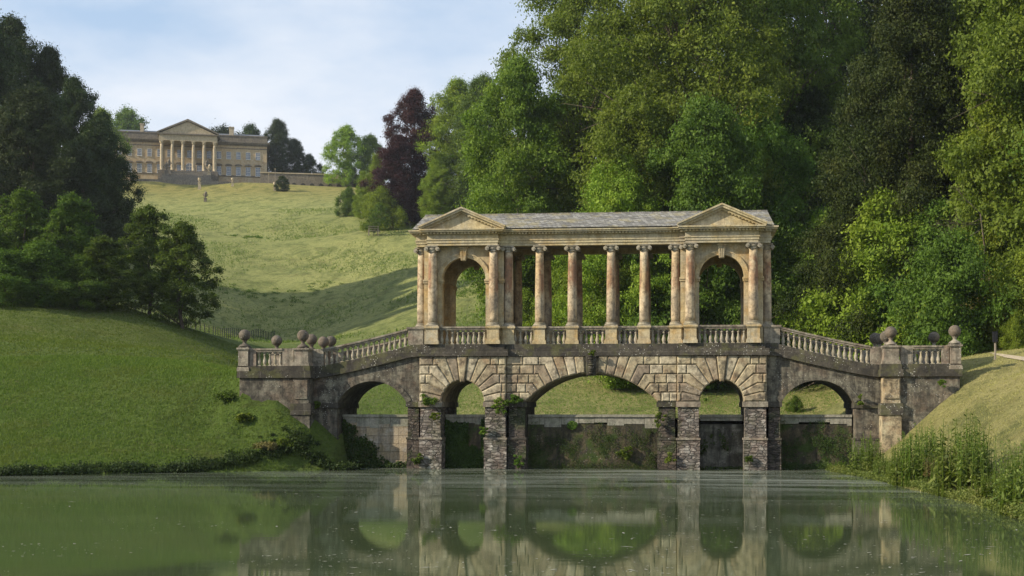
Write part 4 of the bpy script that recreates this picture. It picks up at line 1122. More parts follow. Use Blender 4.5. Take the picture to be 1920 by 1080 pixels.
def plant(kind, u, D, vtop, wpx, leaf, label, cat='tree', group=None, name=None, sink=0.3, hmin=0, xy=None, H=None, rz=None, barkm=None):
    cr, tk, Hk, Wk = K[kind]
    if cat == 'bush' and not xy and D < 150:
        if u == 1491: pass
        elif 950 < u <= 1450: D = max(D + 9, 125)
        elif 1450 < u <= 1640: D = max(D, 119 - (u - 1450) * 0.08)
        elif 1640 < u <= 1730: D = max(D, 97)
    x, y = xy if xy else xy_depth(u, D)
    z = hz(x, y) - sink
    if H is None: H = max((V0 - vtop) / F * D + 3.0 - z, hmin)
    W = wpx / F * D if not xy else wpx
    if not xy: W = max(W, H / Hk * Wk / (1.9 if kind in ('beech',) else 1.35))
    root = empty(name or 'tree', (x, y, z), rz if rz is not None else (u * 0.37 + D * 1.7) % 6.283, label, cat, group)
    s = (W / Wk, W / Wk, H / Hk)
    root.scale = s
    o = link('crown' if cat == 'tree' else 'foliage', cr, root, mat=L_[leaf])
    o = link('trunk' if cat == 'tree' else 'stems', tk, root)
    return root
GW = 'trees of the wooded hillside on the right'
GL = 'dark trees on the left hillside'
# the wooded hillside to the right of the valley
for a in (
    ('elm', 778, 292, 170, 130, 'copper', 'purple-leaved copper beech, the taller of the two, beside the pale green trees'),
    ('elm', 746, 286, 256, 112, 'copper', 'lower drooping copper beech at the edge of the open hillside'),
    ('elm', 858, 288, 152, 165, 'light', 'pale green rounded tree directly right of the copper beech'),
    ('oak', 908, 280, 146, 130, 'mid', 'green tree between the pale rounded tree and the tall ash'),
    ('oak', 822, 280, 300, 80, 'light', 'low pale green tree in front of the copper beech, above the left pediment'),
    ('ash', 1085, 150, -110, 250, 'ash', 'very tall airy ash with sky showing through, left edge of the woodland'),
    ('elm', 975, 142, 115, 170, 'ash', 'leafy green tree under the tall ash at the woodland edge'),
    ('oak', 958, 190, 262, 110, 'light', 'bright yellow-green tree above the slate roof, leftmost of the woodland'),
    ('elm', 1065, 160, 210, 170, 'deep', 'dark tree in the deep gap right of the bright yellow-green tree'),
    ('ash', 1265, 122, -170, 430, 'ash', 'huge spreading ash above the middle of the colonnade roof'),
    ('elm', 1190, 114, 170, 210, 'ash', 'leafy tree above the middle of the slate roof'),
    ('oak', 1320, 110, 195, 230, 'mid', 'broad green tree above the right end of the slate roof'),
    ('oak', 1160, 110, 300, 130, 'light', 'pale green low tree just above the middle of the roof ridge'),
    ('elm', 1430, 116, 190, 200, 'mid', 'green tree rising behind the right pavilion pediment'),
    ('ash', 1430, 134, -220, 380, 'mid', 'tall shaded tree behind the right pavilion, reaching out of the picture'),
    ('elm', 1150, 165, 40, 270, 'mid', 'tree seen in the gap between the two big ashes'),
    ('elm', 1525, 128, 170, 170, 'deep', 'blue-green shaded tree left of the big yew'),
    ('ash', 1580, 160, -420, 420, 'deep', 'tall dark tree behind the left edge of the big yew'),
    ('ash', 1330, 170, -260, 420, 'deep', 'dark tree filling the woodland behind the huge ash'),
    ('ash', 1800, 140, -600, 460, 'deep', 'dark tall tree behind the right side of the big yew'),
    ('yew', 1700, 100, -110, 330, 'yew', 'big dark olive conifer with drooping sprays, the tallest right of the bridge'),
    ('yew', 1625, 103, 110, 210, 'yew', 'dark conifer leaning out on the left of the big conifer'),
    ('yew', 1800, 101, 40, 230, 'yew', 'dark conifer on the right of the big conifer'),
    ('elm', 1965, 88, -150, 330, 'ash', 'sunlit tall tree cut by the right edge of the picture'),
    ('elm', 1885, 92, 110, 170, 'light', 'bright leafy tree in front of the conifers near the right edge'),
    ('oak', 1905, 100, -120, 280, 'ash', 'olive green tree high up beside the right edge'),
    ('elm', 2080, 90, -300, 420, 'mid', 'tall tree just beyond the right edge of the picture'),
    ): plant(a[0], a[1], a[2], a[3], a[4], a[5], a[6], 'tree', GW)
# shrubs and small trees under the wood
GS = 'shrubs and small trees at the foot of the wood'
for a in (
    ('beech', 706, 300, 290, 62, 'light', 'pale upright bush left of the copper beech, tallest of the hillside bushes'),
    ('beech', 682, 305, 322, 50, 'light', 'pale bush on the hillside, second from the wooden stakes'),
    ('shrub2', 655, 312, 352, 40, 'mid', 'small round bush beside the wooden stakes on the hillside'),
    ('shrub2', 716, 280, 352, 60, 'light', 'green bush at the foot of the copper beech'),
    ('layer', 1470, 92, 395, 150, 'mid', 'dark green layered bush right of the right pavilion'),
    ('layer', 1560, 90, 400, 190, 'light', 'light green layered bush above the ramp balustrade, beneath the conifers'),
    ('layer', 1660, 92, 368, 210, 'light', 'bright layered sapling with arching sprays in front of the big conifer'),
    ('layer', 1760, 94, 385, 180, 'mid', 'mid green layered bush below the conifers, right of the bright sapling'),
    ('shrub', 1520, 84, 500, 130, 'light', 'sunlit bush behind the upper end of the right ramp'),
    ('shrub', 1610, 83, 520, 120, 'mid', 'bush behind the stone balls of the right ramp'),
    ('shrub2', 1560, 86, 455, 140, 'light', 'feathery green bush halfway up above the right ramp'),
    ('shrub', 1710, 85, 470, 150, 'light', 'tall pale bush above the right stone balls'),
    ('shrub2', 1790, 84, 440, 130, 'mid', 'dense bush left of the black sign'),
    ('shrub', 1775, 88, 560, 100, 'mid', 'low bush behind the last stone ball on the right'),
    ('shrub', 1850, 89, 520, 80, 'dry', 'brownish bush above the black sign'),
    ('layer', 1850, 93, 400, 150, 'light', 'layered bush under the sunlit tree near the right edge'),
    ('shrub2', 1930, 84, 470, 120, 'light', 'glossy yellow-green bush at the right edge above the path'),
    ('shrub', 1905, 81, 585, 60, 'light', 'rounded low part of hedge at the right edge beside the path'),
    ('shrub', 985, 128, 545, 80, 'light', 'sunny bush seen between the first two columns of the colonnade'),
    ('layer', 1000, 140, 470, 110, 'deep', 'dark tree seen at the top of the leftmost colonnade gap'),
    ('shrub', 1045, 124, 505, 100, 'light', 'yellow-green bush seen between the second and third columns'),
    ('layer', 1100, 122, 470, 130, 'light', 'bright layered bush in the middle gap of the colonnade'),
    ('shrub2', 1110, 116, 560, 110, 'mid', 'low bush in the middle gap of the colonnade'),
    ('layer', 1180, 124, 455, 130, 'light', 'layered bush seen right of the middle gap of the colonnade'),
    ('shrub', 1180, 114, 575, 90, 'light', 'small bush above the balustrade right of the middle gap'),
    ('layer', 1240, 120, 450, 120, 'mid', 'bush seen in the rightmost gap of the colonnade'),
    ('shrub', 1245, 113, 560, 100, 'light', 'low bright bush in the rightmost gap of the colonnade'),
    ('layer', 1340, 116, 470, 150, 'mid', 'green bush filling the top of the right pavilion arch'),
    ('shrub', 1350, 110, 530, 130, 'light', 'sunlit bush filling the lower part of the right pavilion arch'),
    ('shrub2', 1290, 112, 540, 100, 'mid', 'bush seen past the left jamb of the right pavilion arch'),
    ('shrub2', 1440, 104, 480, 130, 'mid', 'bush right behind the right end wall of the right pavilion'),
    ('shrub', 1450, 98, 580, 110, 'light', 'low bright bush at the top of the right ramp'),
    ('shrub2', 1150, 126, 668, 180, 'deep', 'dark low bush under the crown of the main arch behind the lawn'),
    ('shrub2', 1491, 98, 742, 26, 'mid', 'small bush on the grass seen through the rightmost arch'),
    ('shrub2', 1020, 122, 622, 120, 'mid', 'low bush behind the left balustrade of the colonnade'),
    ('shrub2', 1320, 118, 640, 200, 'mid', 'low bush behind the right pavilion balustrade'),
    ('shrub2', 1420, 112, 640, 180, 'mid', 'low dark bush behind the upper end of the right ramp balustrade'),
    ('shrub2', 1540, 98, 600, 200, 'mid', 'low bush behind the middle of the right ramp balustrade'),
    ('shrub2', 1640, 92, 610, 170, 'mid', 'low bush behind the lower end of the right ramp balustrade'),
    ('shrub2', 1240, 126, 640, 160, 'deep', 'low dark bush behind the rightmost colonnade balustrade'),
    ): plant(a[0], a[1], a[2], a[3], a[4], a[5], a[6], 'bush', GS, 'bush', 0.2, 1.0)
# left side: big dark trees on the hill, younger ones on the lawn
for a in (
    ('oak', -60, 180, -10, 320, 'deep', 'huge dark tree at the left edge behind the young trees'),
    ('elm', 22, 205, 36, 200, 'deep', 'tallest dark tree at the upper left corner'),
    ('elm', 92, 208, 92, 150, 'deep', 'second tallest dark tree of the left hillside'),
    ('elm', 138, 200, 150, 110, 'deep', 'dark tree stepping down towards the mansion'),
    ('oak', 186, 196, 226, 100, 'deep', 'dark rounded tree hiding the left end of the mansion'),
    ('oak', 60, 172, 170, 230, 'deep', 'broad shaded tree in the middle of the dark left group'),
    ('elm', 158, 176, 290, 120, 'deep', 'shaded tree on the right of the dark group above the lawn'),
    ('dome', 198, 180, 345, 60, 'deep', 'lowest dark tree of the left group with a side branch over the lawn'),
    ('dome', 190, 395, 205, 46, 'light', 'sunlit tree top between the dark trees and the mansion'),
    ): plant(a[0], a[1], a[2], a[3], a[4], a[5], a[6], 'tree', GL)
GY = 'young trees along the left lawn'
for a in (
    ('chestnut', 40, 121, 358, 150, 'young', 'young tree with a sunlit tip, leftmost of the pair with bright tops'),
    ('chestnut', 135, 121, 366, 140, 'young', 'young tree with a sunlit tip, right of the pair with bright tops'),
    ('chestnut', 195, 119, 445, 130, 'young', 'dark young tree between the bright-topped pair and the trees by the fence'),
    ('chestnut', 280, 126, 388, 135, 'young', 'taller of the two young trees standing by the iron fence'),
    ('chestnut', 342, 122, 418, 140, 'young', 'young tree with a clear thin trunk, nearest to the bridge'),
    ('chestnut', -25, 117, 420, 150, 'young', 'shaded young tree cut by the left edge of the picture'),
    ('layer', 75, 116, 455, 170, 'young', 'low dark spreading tree in front of the bright-topped pair'),
    ('layer', 150, 117, 480, 130, 'young', 'low dark tree right of the bright-topped pair'),
    ('layer', 10, 114, 470, 150, 'young', 'low dark spreading tree at the left edge of the lawn'),
    ): plant(a[0], a[1], a[2], a[3], a[4], a[5], a[6], 'tree', GY)
# distant trees by the mansion
GM = 'trees beside the mansion'
for a in (
    ('dome', 238, 470, 206, 46, 'mid', 'round tree rising behind the left end of the mansion'),
    ('dome', 470, 462, 236, 60, 'deep', 'flat-topped tree rising behind the right end of the mansion roof'),
    ('oak', 520, 436, 226, 76, 'deep', 'tall dark tree directly right of the mansion'),
    ('oak', 552, 440, 262, 62, 'deep', 'dark rounded tree right of the tall one by the mansion'),
    ('dome', 580, 438, 290, 42, 'deep', 'small tree in the row right of the mansion'),
    ('dome', 650, 412, 237, 96, 'light', 'large round light green tree standing alone on the terrace'),
    ('dome', 694, 416, 254, 50, 'mid', 'tree half hidden behind the large round light green one'),
    ('dome', 418, 480, 239, 20, 'deep', 'small tree top just showing over the mansion roof'),
    ): plant(a[0], a[1], a[2], a[3], a[4], a[5], a[6], 'tree', GM)
plant('dome', 530, 378, 330, 38, 'yew', 'clipped round dark bush on the lawn below the mansion', 'bush', None, 'bush')
plant('young', 712, 272, 380, 44, 'mid', 'slender young tree on the open hillside below the copper beech', 'tree', None, 'tree')
plant('young', 700, 268, 402, 38, 'mid', 'small young tree with a timber guard on the open hillside', 'tree', None, 'tree')
# --- grass blades
def blades(name, n, us, Ds, h, w, mat, seed, label, test=None):
    n = int(n * 1.3); rs = np.random.RandomState(seed)
    u = us[0] + (us[1] - us[0]) * rs.rand(n); D = np.sqrt(Ds[0] ** 2 + (Ds[1] ** 2 - Ds[0] ** 2) * rs.rand(n))
    px = CAM[0] + D * (FV[0] + (u - U0) / F * RV[0]); py = CAM[1] + D * (FV[1] + (u - U0) / F * RV[1])
    z = hgt(px, py)
    ok = z > 0.02
    ok &= ~((np.abs(px) < 13.3) & (py > -1) & (py < 6)) & ~((np.abs(px) >= 14.3) & (np.abs(px) < 18.4) & (py > -0.75) & (py < 5.9)) & ~((np.abs(px) < 14.4) & (py > 0.35) & (py < 6))
    ok &= ~((np.abs(px) < 24) & (py > 5) & (z < 2.66))
    if test is not None: ok &= test(px, py, z)
    px, py, z = px[ok], py[ok], z[ok]; n = len(px); k = 3
    a = rs.rand(n, k) * 2 * PI
    hh = h * (0.5 + rs.rand(n, k)) * (0.6 + 1.0 * rs.rand(n) ** 3)[:, None]; lean = (rs.rand(n, k) - 0.3) * hh * 0.9
    bx = px[:, None] + rs.normal(size=(n, k)) * 0.05; by = py[:, None] + rs.normal(size=(n, k)) * 0.05
    ca, sa = np.cos(a), np.sin(a)
    zz = np.repeat(z[:, None], k, 1) - 0.02
    v0 = np.stack([bx - sa * w, by + ca * w, zz], -1); v1 = np.stack([bx + sa * w, by - ca * w, zz], -1)
    v2 = np.stack([bx + ca * lean, by + sa * lean, zz + hh], -1)
    V = np.stack([v0, v1, v2], 2).reshape(-1, 3)
    me = fast_mesh(name, V, np.arange(len(V)), np.full(len(V) // 3, 3), np.repeat(rs.rand(n), k), mat)
    return tag(link(name, me), label, 'grass', kind='stuff')
blades('grass', 76000, (-260, 700), (61, 80), 0.10, 0.018, M['bladeshade'], 1, 'short grass of the left bank')
blades('grass', 26000, (1540, 2000), (36, 80), 0.055, 0.014, M['bladedry'], 2, 'dry mown grass of the right bank')
blades('grass', 26000, (600, 1640), (94, 120), 0.09, 0.028, M['blade'], 3, 'mown grass behind the bridge arches')
blades('grass', 40000, (-300, 520), (80, 125), 0.10, 0.03, M['bladeshade'], 4, 'short grass of the left lawn')
def patchy(px, py, z):
    rr_ = np.random.RandomState(2).rand(len(px))
    return (np.sin(px * 0.21 + 1.3 * np.sin(py * 0.11)) + np.sin(py * 0.17 + px * 0.05) > 1.6 * rr_ - 0.4)
blades('meadow_grass', 34000, (240, 1000), (140, 330), 0.28, 0.05, M['blade'], 6, 'rough long grass of the open hillside', patchy)
# --- leafy clumps helper (world coordinates)
def clumps(name, cs, leaf, matn, per, seed, spread, flat=0.7, up=0.5, parent=None):
    rs = np.random.RandomState(seed)
    cs = np.asarray(cs, float)
    C = (cs[:, None, :3] + rs.normal(size=(len(cs), per, 3)) * cs[:, None, 3:4] * spread * np.array([1, 1, flat])).reshape(-1, 3)
    Nn = rs.normal(size=C.shape) + np.array([-0.1, -0.4, up])
    S = leaf * (0.5 + rs.rand(len(C)))
    tone = rs.rand(len(C))
    V, f, sz = leaf_mesh(name, C, Nn, S, tone, None)
    return fast_mesh(name, V, f, sz, tone, L_[matn])
rs = np.random.RandomState(77)
cs = []
for u in np.linspace(-80, 668, 420):
    v0 = np.interp(u, [-80, 0, 200, 400, 560, 645, 668], [894, 893, 889, 885, 882, 882, 881])
    D = shoreD(v0) + 0.15 + abs(rs.normal()) * 0.35
    x, y = xy_depth(u, D)
    if y > -0.5: y = -0.5 - rs.rand() * 0.4
    r = 0.09 + 0.13 * rs.rand() * (1.4 if u > 300 else 0.9) + 0.05 * math.sin(u * 0.06)
    cs.append((x, y, max(hz(x, y), 0) + r * 0.6, r * (0.7 if u > 480 else 1)))
tag(link('bank_undergrowth', clumps('bank_undergrowth', cs, 0.05, 'deep', 110, 5, 0.8)), 'dark weeds and ferns along the waterline of the left bank', 'undergrowth', kind='stuff')
# patch of coarse plants on the left bank
for i, (u, v, D, r, mt, lb) in enumerate(((500, 838, 67.3, 0.30, 'dry', 'brownish clump of weeds on the left bank, farther from the bridge'), (532, 836, 67.6, 0.30, 'fern', 'low clump of weeds on the left bank, nearer the bridge'),
     (428, 712, 69.8, 0.35, 'mid', 'bush against the left wing wall'), (458, 708, 69.0, 0.25, 'fern', 'bright leafy plant at the corner of the left wing wall'))):
    x, y = xy_depth(u, D); z = hz(x, y); r3 = np.random.RandomState(i)
    cc = [(x + r3.normal() * r * 0.8, y + r3.normal() * r * 0.5, z + r * (0.2 + 0.9 * r3.rand()), r * 0.5) for _ in range(16)]
    me = clumps('weed_clump', cc, 0.055 if i < 3 else 0.09, mt, 90, i, 0.6)
    tag(link('weed_clump', me), lb, 'plant')
# --- tall waterside plants on the right bank
def stem_plant(seed, nst, hgt_, rad, leaf):
    rs = np.random.RandomState(seed); m = MB(); Cs = []; Ns = []; Ss = []; Ts = []
    for i in range(nst):
        a = rs.rand() * 2 * PI; r = rad * math.sqrt(rs.rand()); x, y = r * math.cos(a), r * math.sin(a)
        h = hgt_ * (0.55 + 0.45 * rs.rand()) * (1 - 0.3 * r / rad); lx, ly = rs.normal() * 0.08 * h, rs.normal() * 0.08 * h
        m.tube([(x, y, -0.1), (x + lx * 0.4, y + ly * 0.4, h * 0.5), (x + lx, y + ly, h)], [0.012, 0.009, 0.004], 4)
        nlf = int(h / 0.045)
        for k in range(nlf):
            t = (k + 0.5) / nlf
            if t < 0.12: continue
            for q in range(2):
                an = k * 1.57 + q * PI + rs.rand() * 0.5; L = leaf * (1.15 - 0.75 * t) * (0.8 + 0.4 * rs.rand())
                d = np.array([math.cos(an), math.sin(an), 0.15 - 0.5 * rs.rand()])
                Cs.append(np.array([x + lx * t, y + ly * t, h * t]) + d * L); Ts.append(d); Ss.append(L)
                Ns.append(np.array([0, 0, 1.0]) + rs.normal(size=3) * 0.35)
    Cs, Ns, Ss, Ts = map(np.array, (Cs, Ns, Ss, Ts)); tone = rs.rand(len(Cs))
    V, f, sz = leaf_mesh('l', Cs, Ns, Ss, tone, None, 0.36, Ts)
    return fast_mesh('foliage', V, f, sz, tone, L_['nettle']), m.mesh('stems', L_['fern'])
SP = [stem_plant(1, 60, 1.0, 0.48, 0.075), stem_plant(2, 40, 1.0, 0.40, 0.065), stem_plant(3, 80, 1.0, 0.60, 0.07)]
for i, (u, v, D, hpx, k, mt, lb) in enumerate((
    (1572, 884, 67.5, 18, 2, 'fern', 'low green plants at the foot of the bank by the rightmost arch'),
    (1625, 890, 62, 66, 2, 'nettle', 'broad clump of waterside plants nearest the bridge pier'),
    (1655, 898, 58, 42, 0, 'nettle', 'waterside plants just right of the clump nearest the bridge'),
    (1705, 912, 53, 88, 0, 'nettle', 'dense tall waterside clump, third from the bridge'),
    (1735, 918, 51.5, 95, 2, 'nettle', 'dark dense waterside clump in the middle of the right bank'),
    (1772, 930, 48, 45, 2, 'nettle', 'short waterside plants left of the tallest clump'),
    (1805, 936, 46.5, 135, 0, 'nettle', 'tallest waterside clump with a spiky top'),
    (1830, 945, 45, 110, 1, 'nettle', 'waterside clump leaning on the right of the tallest one'),
    (1862, 955, 42.5, 42, 2, 'fern', 'low waterside weeds between the tallest clump and the right edge'),
    (1895, 965, 40, 115, 1, 'nettle', 'tall waterside plants near the right edge'),
    (1925, 975, 38, 120, 0, 'nettle', 'tall waterside plants cut by the right edge'),
    (1685, 905, 55.5, 50, 2, 'fern', 'short weeds between the first tall clumps of the right bank'),
    (1760, 922, 50, 50, 2, 'dry', 'yellowish weeds at the waterline under the middle clump'))):
    x, y = xy_depth(u, D + 0.5); z = max(hz(x, y), 0.0) - 0.05
    H = hpx / F * D * 1.35
    f_, s_ = SP[k]
    root = empty('waterside_plant', (x, y, z), u * 0.7, lb, 'plant', 'waterside plants on the right bank'); root.scale = (max(H * 0.62, 0.9), max(H * 0.62, 0.9), H)
    link('foliage', f_, root, mat=L_[mt]); link('stems', s_, root)
cs = []
for t in np.linspace(0, 1, 200):
    v0 = np.interp(t, [0, .2, .45, .65, .85, 1], [884, 899, 924, 945, 976, 1000]); u = np.interp(t, [0, .2, .45, .65, .85, 1], [1560, 1640, 1740, 1830, 1920, 2000])
    x, y = xy_depth(u, shoreD(v0) + 0.1 + 0.5 * rs.rand()); r = 0.10 + 0.12 * rs.rand(); cs.append((x, y, max(hz(x, y), 0) + r * 0.5, r))
tag(link('bank_undergrowth', clumps('bank_undergrowth', cs, 0.035, 'nettle', 130, 9, 0.8)), 'low weeds along the waterline of the right bank', 'undergrowth', kind='stuff')
# --- plants rooted in the masonry
def wall_plant(x, y, z, r, matn, lb, seed, drop=0.0, n=14, leaf=0.045, name='wall_plant'):
    r3 = np.random.RandomState(seed)
    cc = [(x + r3.normal() * r * 0.6, y - abs(r3.normal()) * 0.06, z + r3.normal() * r * 0.45 - drop * r3.rand(), r * 0.32) for _ in range(n)]
    tag(link(name, clumps(name, cc, leaf, matn, 70, seed, 0.6)), lb, 'plant')
def xz(u, v, y=0.0):
    D = (68.0 + y - 0) ; # solve for the plane y
    k = (u - U0) / F; D = (68.0 + y) / (FV[1] + k * RV[1]); p = CAM[:2] + D * (FV + k * RV)
    return p[0], 3 + (V0 - v) / F * D
for i, (u, v, y, r, mt, lb, dr) in enumerate((
    (806, 747, -0.10, 0.30, 'fern', 'fern tuft on the pier left of the narrow left arch', 0.15), (815, 776, -0.08, 0.15, 'fern', 'small fern below the tuft on the pier left of the narrow left arch', 0.2),
    (938, 752, -0.10, 0.34, 'fern', 'large fern on the pier between the narrow left arch and the main arch', 0.3), (908, 806, -0.06, 0.16, 'fern', 'fern hanging at the corner of the pier left of the main arch', 0.2),
    (966, 748, 0.1, 0.25, 'mid', 'creeper on the dark pier left of the main arch', 0.1), (1236, 768, 0.1, 0.2, 'fern', 'yellow-green creeper on the pier right of the main arch', 1.2),
    (1254, 852, -0.02, 0.22, 'fern', 'strap-leaved plant low on the pier right of the main arch', 0.35), (782, 856, 0.0, 0.22, 'mid', 'weeds low on the pier left of the narrow left arch', 0.3),
    (1322, 749, -0.1, 0.06, 'fern', 'tiny plant above the pier right of the main arch', 0.0), (1612, 742, 0.2, 0.12, 'fern', 'small plant in the corner beside the right corner pier', 0.4),
    (1766, 717, -0.66, 0.14, 'fern', 'small plant on the right wing wall', 0.0), (595, 756, 0.2, 0.14, 'mid', 'small plant in the corner beside the left corner pier', 0.2),
    (970, 858, 0.15, 0.2, 'mid', 'weeds low on the dark pier left of the main arch', 0.3), (1175, 840, 1.1, 0.28, 'fern', 'long grassy plant hanging on the wall in the main arch', 0.4),
    (1110, 662, -0.2, 0.10, 'fern', 'small plant on the string course above the main keystone', 0.0), (1405, 858, -0.05, 0.14, 'mid', 'moss tuft low on the pier right of the right narrow arch', 0.1))):
    x, z = xz(u, v, y); wall_plant(x, y - 0.05, z, r, mt, lb, i + 100, dr)
def ivy(x0, x1, z0, z1, y, n, seed, lb, mask, matn='ivy', leaf=0.05):
    r3 = np.random.RandomState(seed); x = x0 + (x1 - x0) * r3.rand(n); z = z0 + (z1 - z0) * r3.rand(n)
    ok = mask((x - x0) / (x1 - x0), (z - z0) / (z1 - z0), r3.rand(n)); x, z = x[ok], z[ok]; n = len(x)
    bul = (0.10 + 0.10 * np.sin(x * 5.1 + z * 2) * np.sin(z * 4.3 + x)) * (0.35 if leaf < 0.04 else 1)
    C = np.stack([x, y - np.abs(r3.rand(n)) * bul, z], 1)
    Nn = r3.normal(size=C.shape) * 0.5 + np.array([-0.2, -1, 0.5]); S = leaf * (0.5 + r3.rand(n)); tone = r3.rand(n)
    V, f, sz = leaf_mesh('ivy', C, Nn, S, tone, None, 0.75)
    if leaf < 0.04 and n > 3000: C[:, 1] += 0.03
    tag(link('ivy', fast_mesh('ivy', V, f, sz, tone, L_[matn])), lb, 'ivy')
def wav(a, b):
    a = np.asarray(a, float) * 2 + 3; b = np.asarray(b, float) * 2 + 5 + 0 * a; out = 0; r9 = np.random.RandomState(12)
    for k in range(6):
        f = 1.8 ** k; th = r9.rand() * 6.28
        out = out + np.sin((a * math.cos(th) + b * math.sin(th)) * f * 2.2 + r9.rand() * 6 + 1.5 * np.sin((b * math.cos(th) - a * math.sin(th)) * f * 1.6)) / 1.35 ** k
    return 0.5 + out * 0.17
wav_old = lambda a, b: 0.5 + 0.25 * np.sin(a * 9 + 2.1 * np.sin(b * 7)) + 0.25 * np.sin(b * 11 + 1.7 * np.sin(a * 5))
ivy(-13.2, -9.6, 0.0, 2.6, 1.28, 9000, 1, 'ivy over the left side and foot of the cream wall in the leftmost arch', lambda a, b, r: (a < 0.62 - 0.55 * b + 0.34 * (wav(a * 1.5, b * 1.5) - 0.5) + 0.10 * r) & (b < 0.80 + 0.35 * wav(a * 4, 0.2) - 0.12 * r) | (b < 0.05 + 0.16 * wav(a * 3, b)))
ivy(-PX - 1.1, -PX + 1.1, 0.0, 2.55, 1.22, 9500, 2, 'thick ivy filling the narrow arch under the left pavilion', lambda a, b, r: (b < 0.80 + 0.25 * wav(a * 2, 0.3) - 0.5 * (a > 0.55)) | (a > 0.86))
ivy(-3.3, 3.3, 0.0, 2.45, 1.18, 22000, 3, 'patchy moss and creeper on the wall in the main arch', lambda a, b, r: (wav(a * 4, b * 1.2) > 0.45 + 0.35 * r) | (b < 0.2 * r), leaf=0.022)
ivy(-1.35, -0.75, 2.0, 2.5, 1.14, 900, 4, 'round bright moss cushion on the wall in the main arch', lambda a, b, r: (a - .5) ** 2 + (b - .5) ** 2 < 0.2, 'mid', 0.03)
ivy(9.6, 13.2, 0.0, 2.5, 1.26, 13000, 5, 'moss and ivy on the wall in the rightmost arch', lambda a, b, r: (wav(a * 2.2 + 1, b * 1.3) > 0.42 + 0.35 * r) | (b < 0.12), leaf=0.024)
ivy(PX - 1.1, PX + 1.1, 0.0, 2.4, 1.21, 2600, 6, 'thin creeper on the grey wall under the right pavilion', lambda a, b, r: (wav(a * 2, b) > 0.75) | (b < 0.06))
# --- petals and leaf litter afloat on the lake
r3 = np.random.RandomState(8); n = 5500
v = 884 + 196 * r3.rand(n) ** 1.3; D = shoreD(v); u = -20 + 1960 * r3.rand(n)
keepm = (np.sin(u * 0.011 + 2 * np.sin(D * 0.31)) + np.sin(D * 0.9 + u * 0.004) + 1.1 * (u > 600) > 1.6 * r3.rand(n))
u, D = u[keepm], D[keepm]; n = len(u)
px = CAM[0] + D * (FV[0] + (u - U0) / F * RV[0]); py = CAM[1] + D * (FV[1] + (u - U0) / F * RV[1])
sz_ = 0.010 + 0.035 * r3.rand(n) ** 4; a = r3.rand(n) * PI
asp = 1 + 3 * r3.rand(n) ** 4
ex = np.stack([np.cos(a) * sz_ * asp, np.sin(a) * sz_ * asp, 0 * a], 1); ey = np.stack([-np.sin(a) * sz_, np.cos(a) * sz_, 0 * a], 1)
C = np.stack([px, py, np.full(n, 0.006)], 1)
V = np.stack([C - ex, C - ey * 0.7, C + ex, C + ey * 0.8], 1).reshape(-1, 3)
M['petal'] = flat('floating_petals', (0.34, 0.33, 0.27), 0.8, 0.5, 3)
tag(link('floating_litter', fast_mesh('floating_litter', V, np.arange(4 * n), np.full(n, 4), None, M['petal'])), 'petals and leaf litter afloat on the lake', 'leaf litter', kind='stuff')

cs = []
for (u, v, D, ru, n) in ((458, 464, 285, 5, 26), (470, 556, 222, 4.5, 24), (545, 563, 222, 3.5, 20), (600, 545, 230, 2.5, 12), (880, 560, 190, 3, 14)):
    x, y = xy_depth(u, D)
    for _ in range(n):
        xx, yy = x + rs.normal() * ru * 0.6, y + rs.normal() * 2.0; cs.append((xx, yy, hz(xx, yy) + 0.1, 0.4))
tag(link('weed_patches', clumps('weed_patches', cs, 0.09, 'young', 60, 31, 0.8, 0.3)), 'dark patches of coarse weeds on the open hillside', 'weeds', kind='stuff')
# ================================================================== mansion on the hilltop
mx_, my_ = xy_depth(355, 418)
MZ = 73.8
man = empty('mansion', (mx_, my_, MZ), R(17), 'long honey-coloured stone mansion with a six-column pedimented portico on the hilltop', 'mansion')
BW = 23.6; SPW = 2.98
z_b, z_s, z_lw, z_uw, z_cor, z_top = 2.4, 2.9, 0, 0, 12.3, 15.2
m = MB(); m.box(-BW, BW, 0, 16, -3, z_cor); wall = m.build('wall', M['palace'], man)
m = MB(); m.box(-BW - 0.15, BW + 0.15, -0.15, 16.15, 2.55, 2.95); m.box(-BW - 0.08, BW + 0.08, -0.08, 16.08, 11.3, 11.55); m.build('string_course', M['palace_dark'], man)
m = MB(); m.box(-BW - 0.25, BW + 0.25, -0.25, 16.25, z_cor, 12.7); m.box(-BW - 0.7, BW + 0.7, -0.7, 16.7, 12.7, 13.1); m.box(-BW - 0.95, BW + 0.95, -0.95, 16.95, 13.1, 13.45)
m.build('cornice', M['palace_dark'], man)
m = MB(); m.box(-BW - 0.1, BW + 0.1, -0.1, 16.1, 13.45, 15.2); m.box(-BW - 0.25, BW + 0.25, -0.25, 16.25, 15.2, 15.5); m.build('parapet', M['palace_dark'], man)
m = MB(); m.prismx([(0.8, 15.3), (8, 17.5), (15.2, 15.3)], -BW + 1, BW - 1); m.build('roof', M['roofgrey'], man)
for (x, h, w) in ((-14.6, 18.6, 1.0), (-6.3, 17.9, 1.0), (4.2, 17.6, 0.9), (12.6, 18.7, 1.4)):
    m = MB(); m.box(x - w / 2, x + w / 2, 4, 6.4, 14.5, h); m.box(x - w / 2 - 0.15, x + w / 2 + 0.15, 3.85, 6.55, h, h + 0.3)
    ch = m.build('chimney', M['palace_pale'], man)
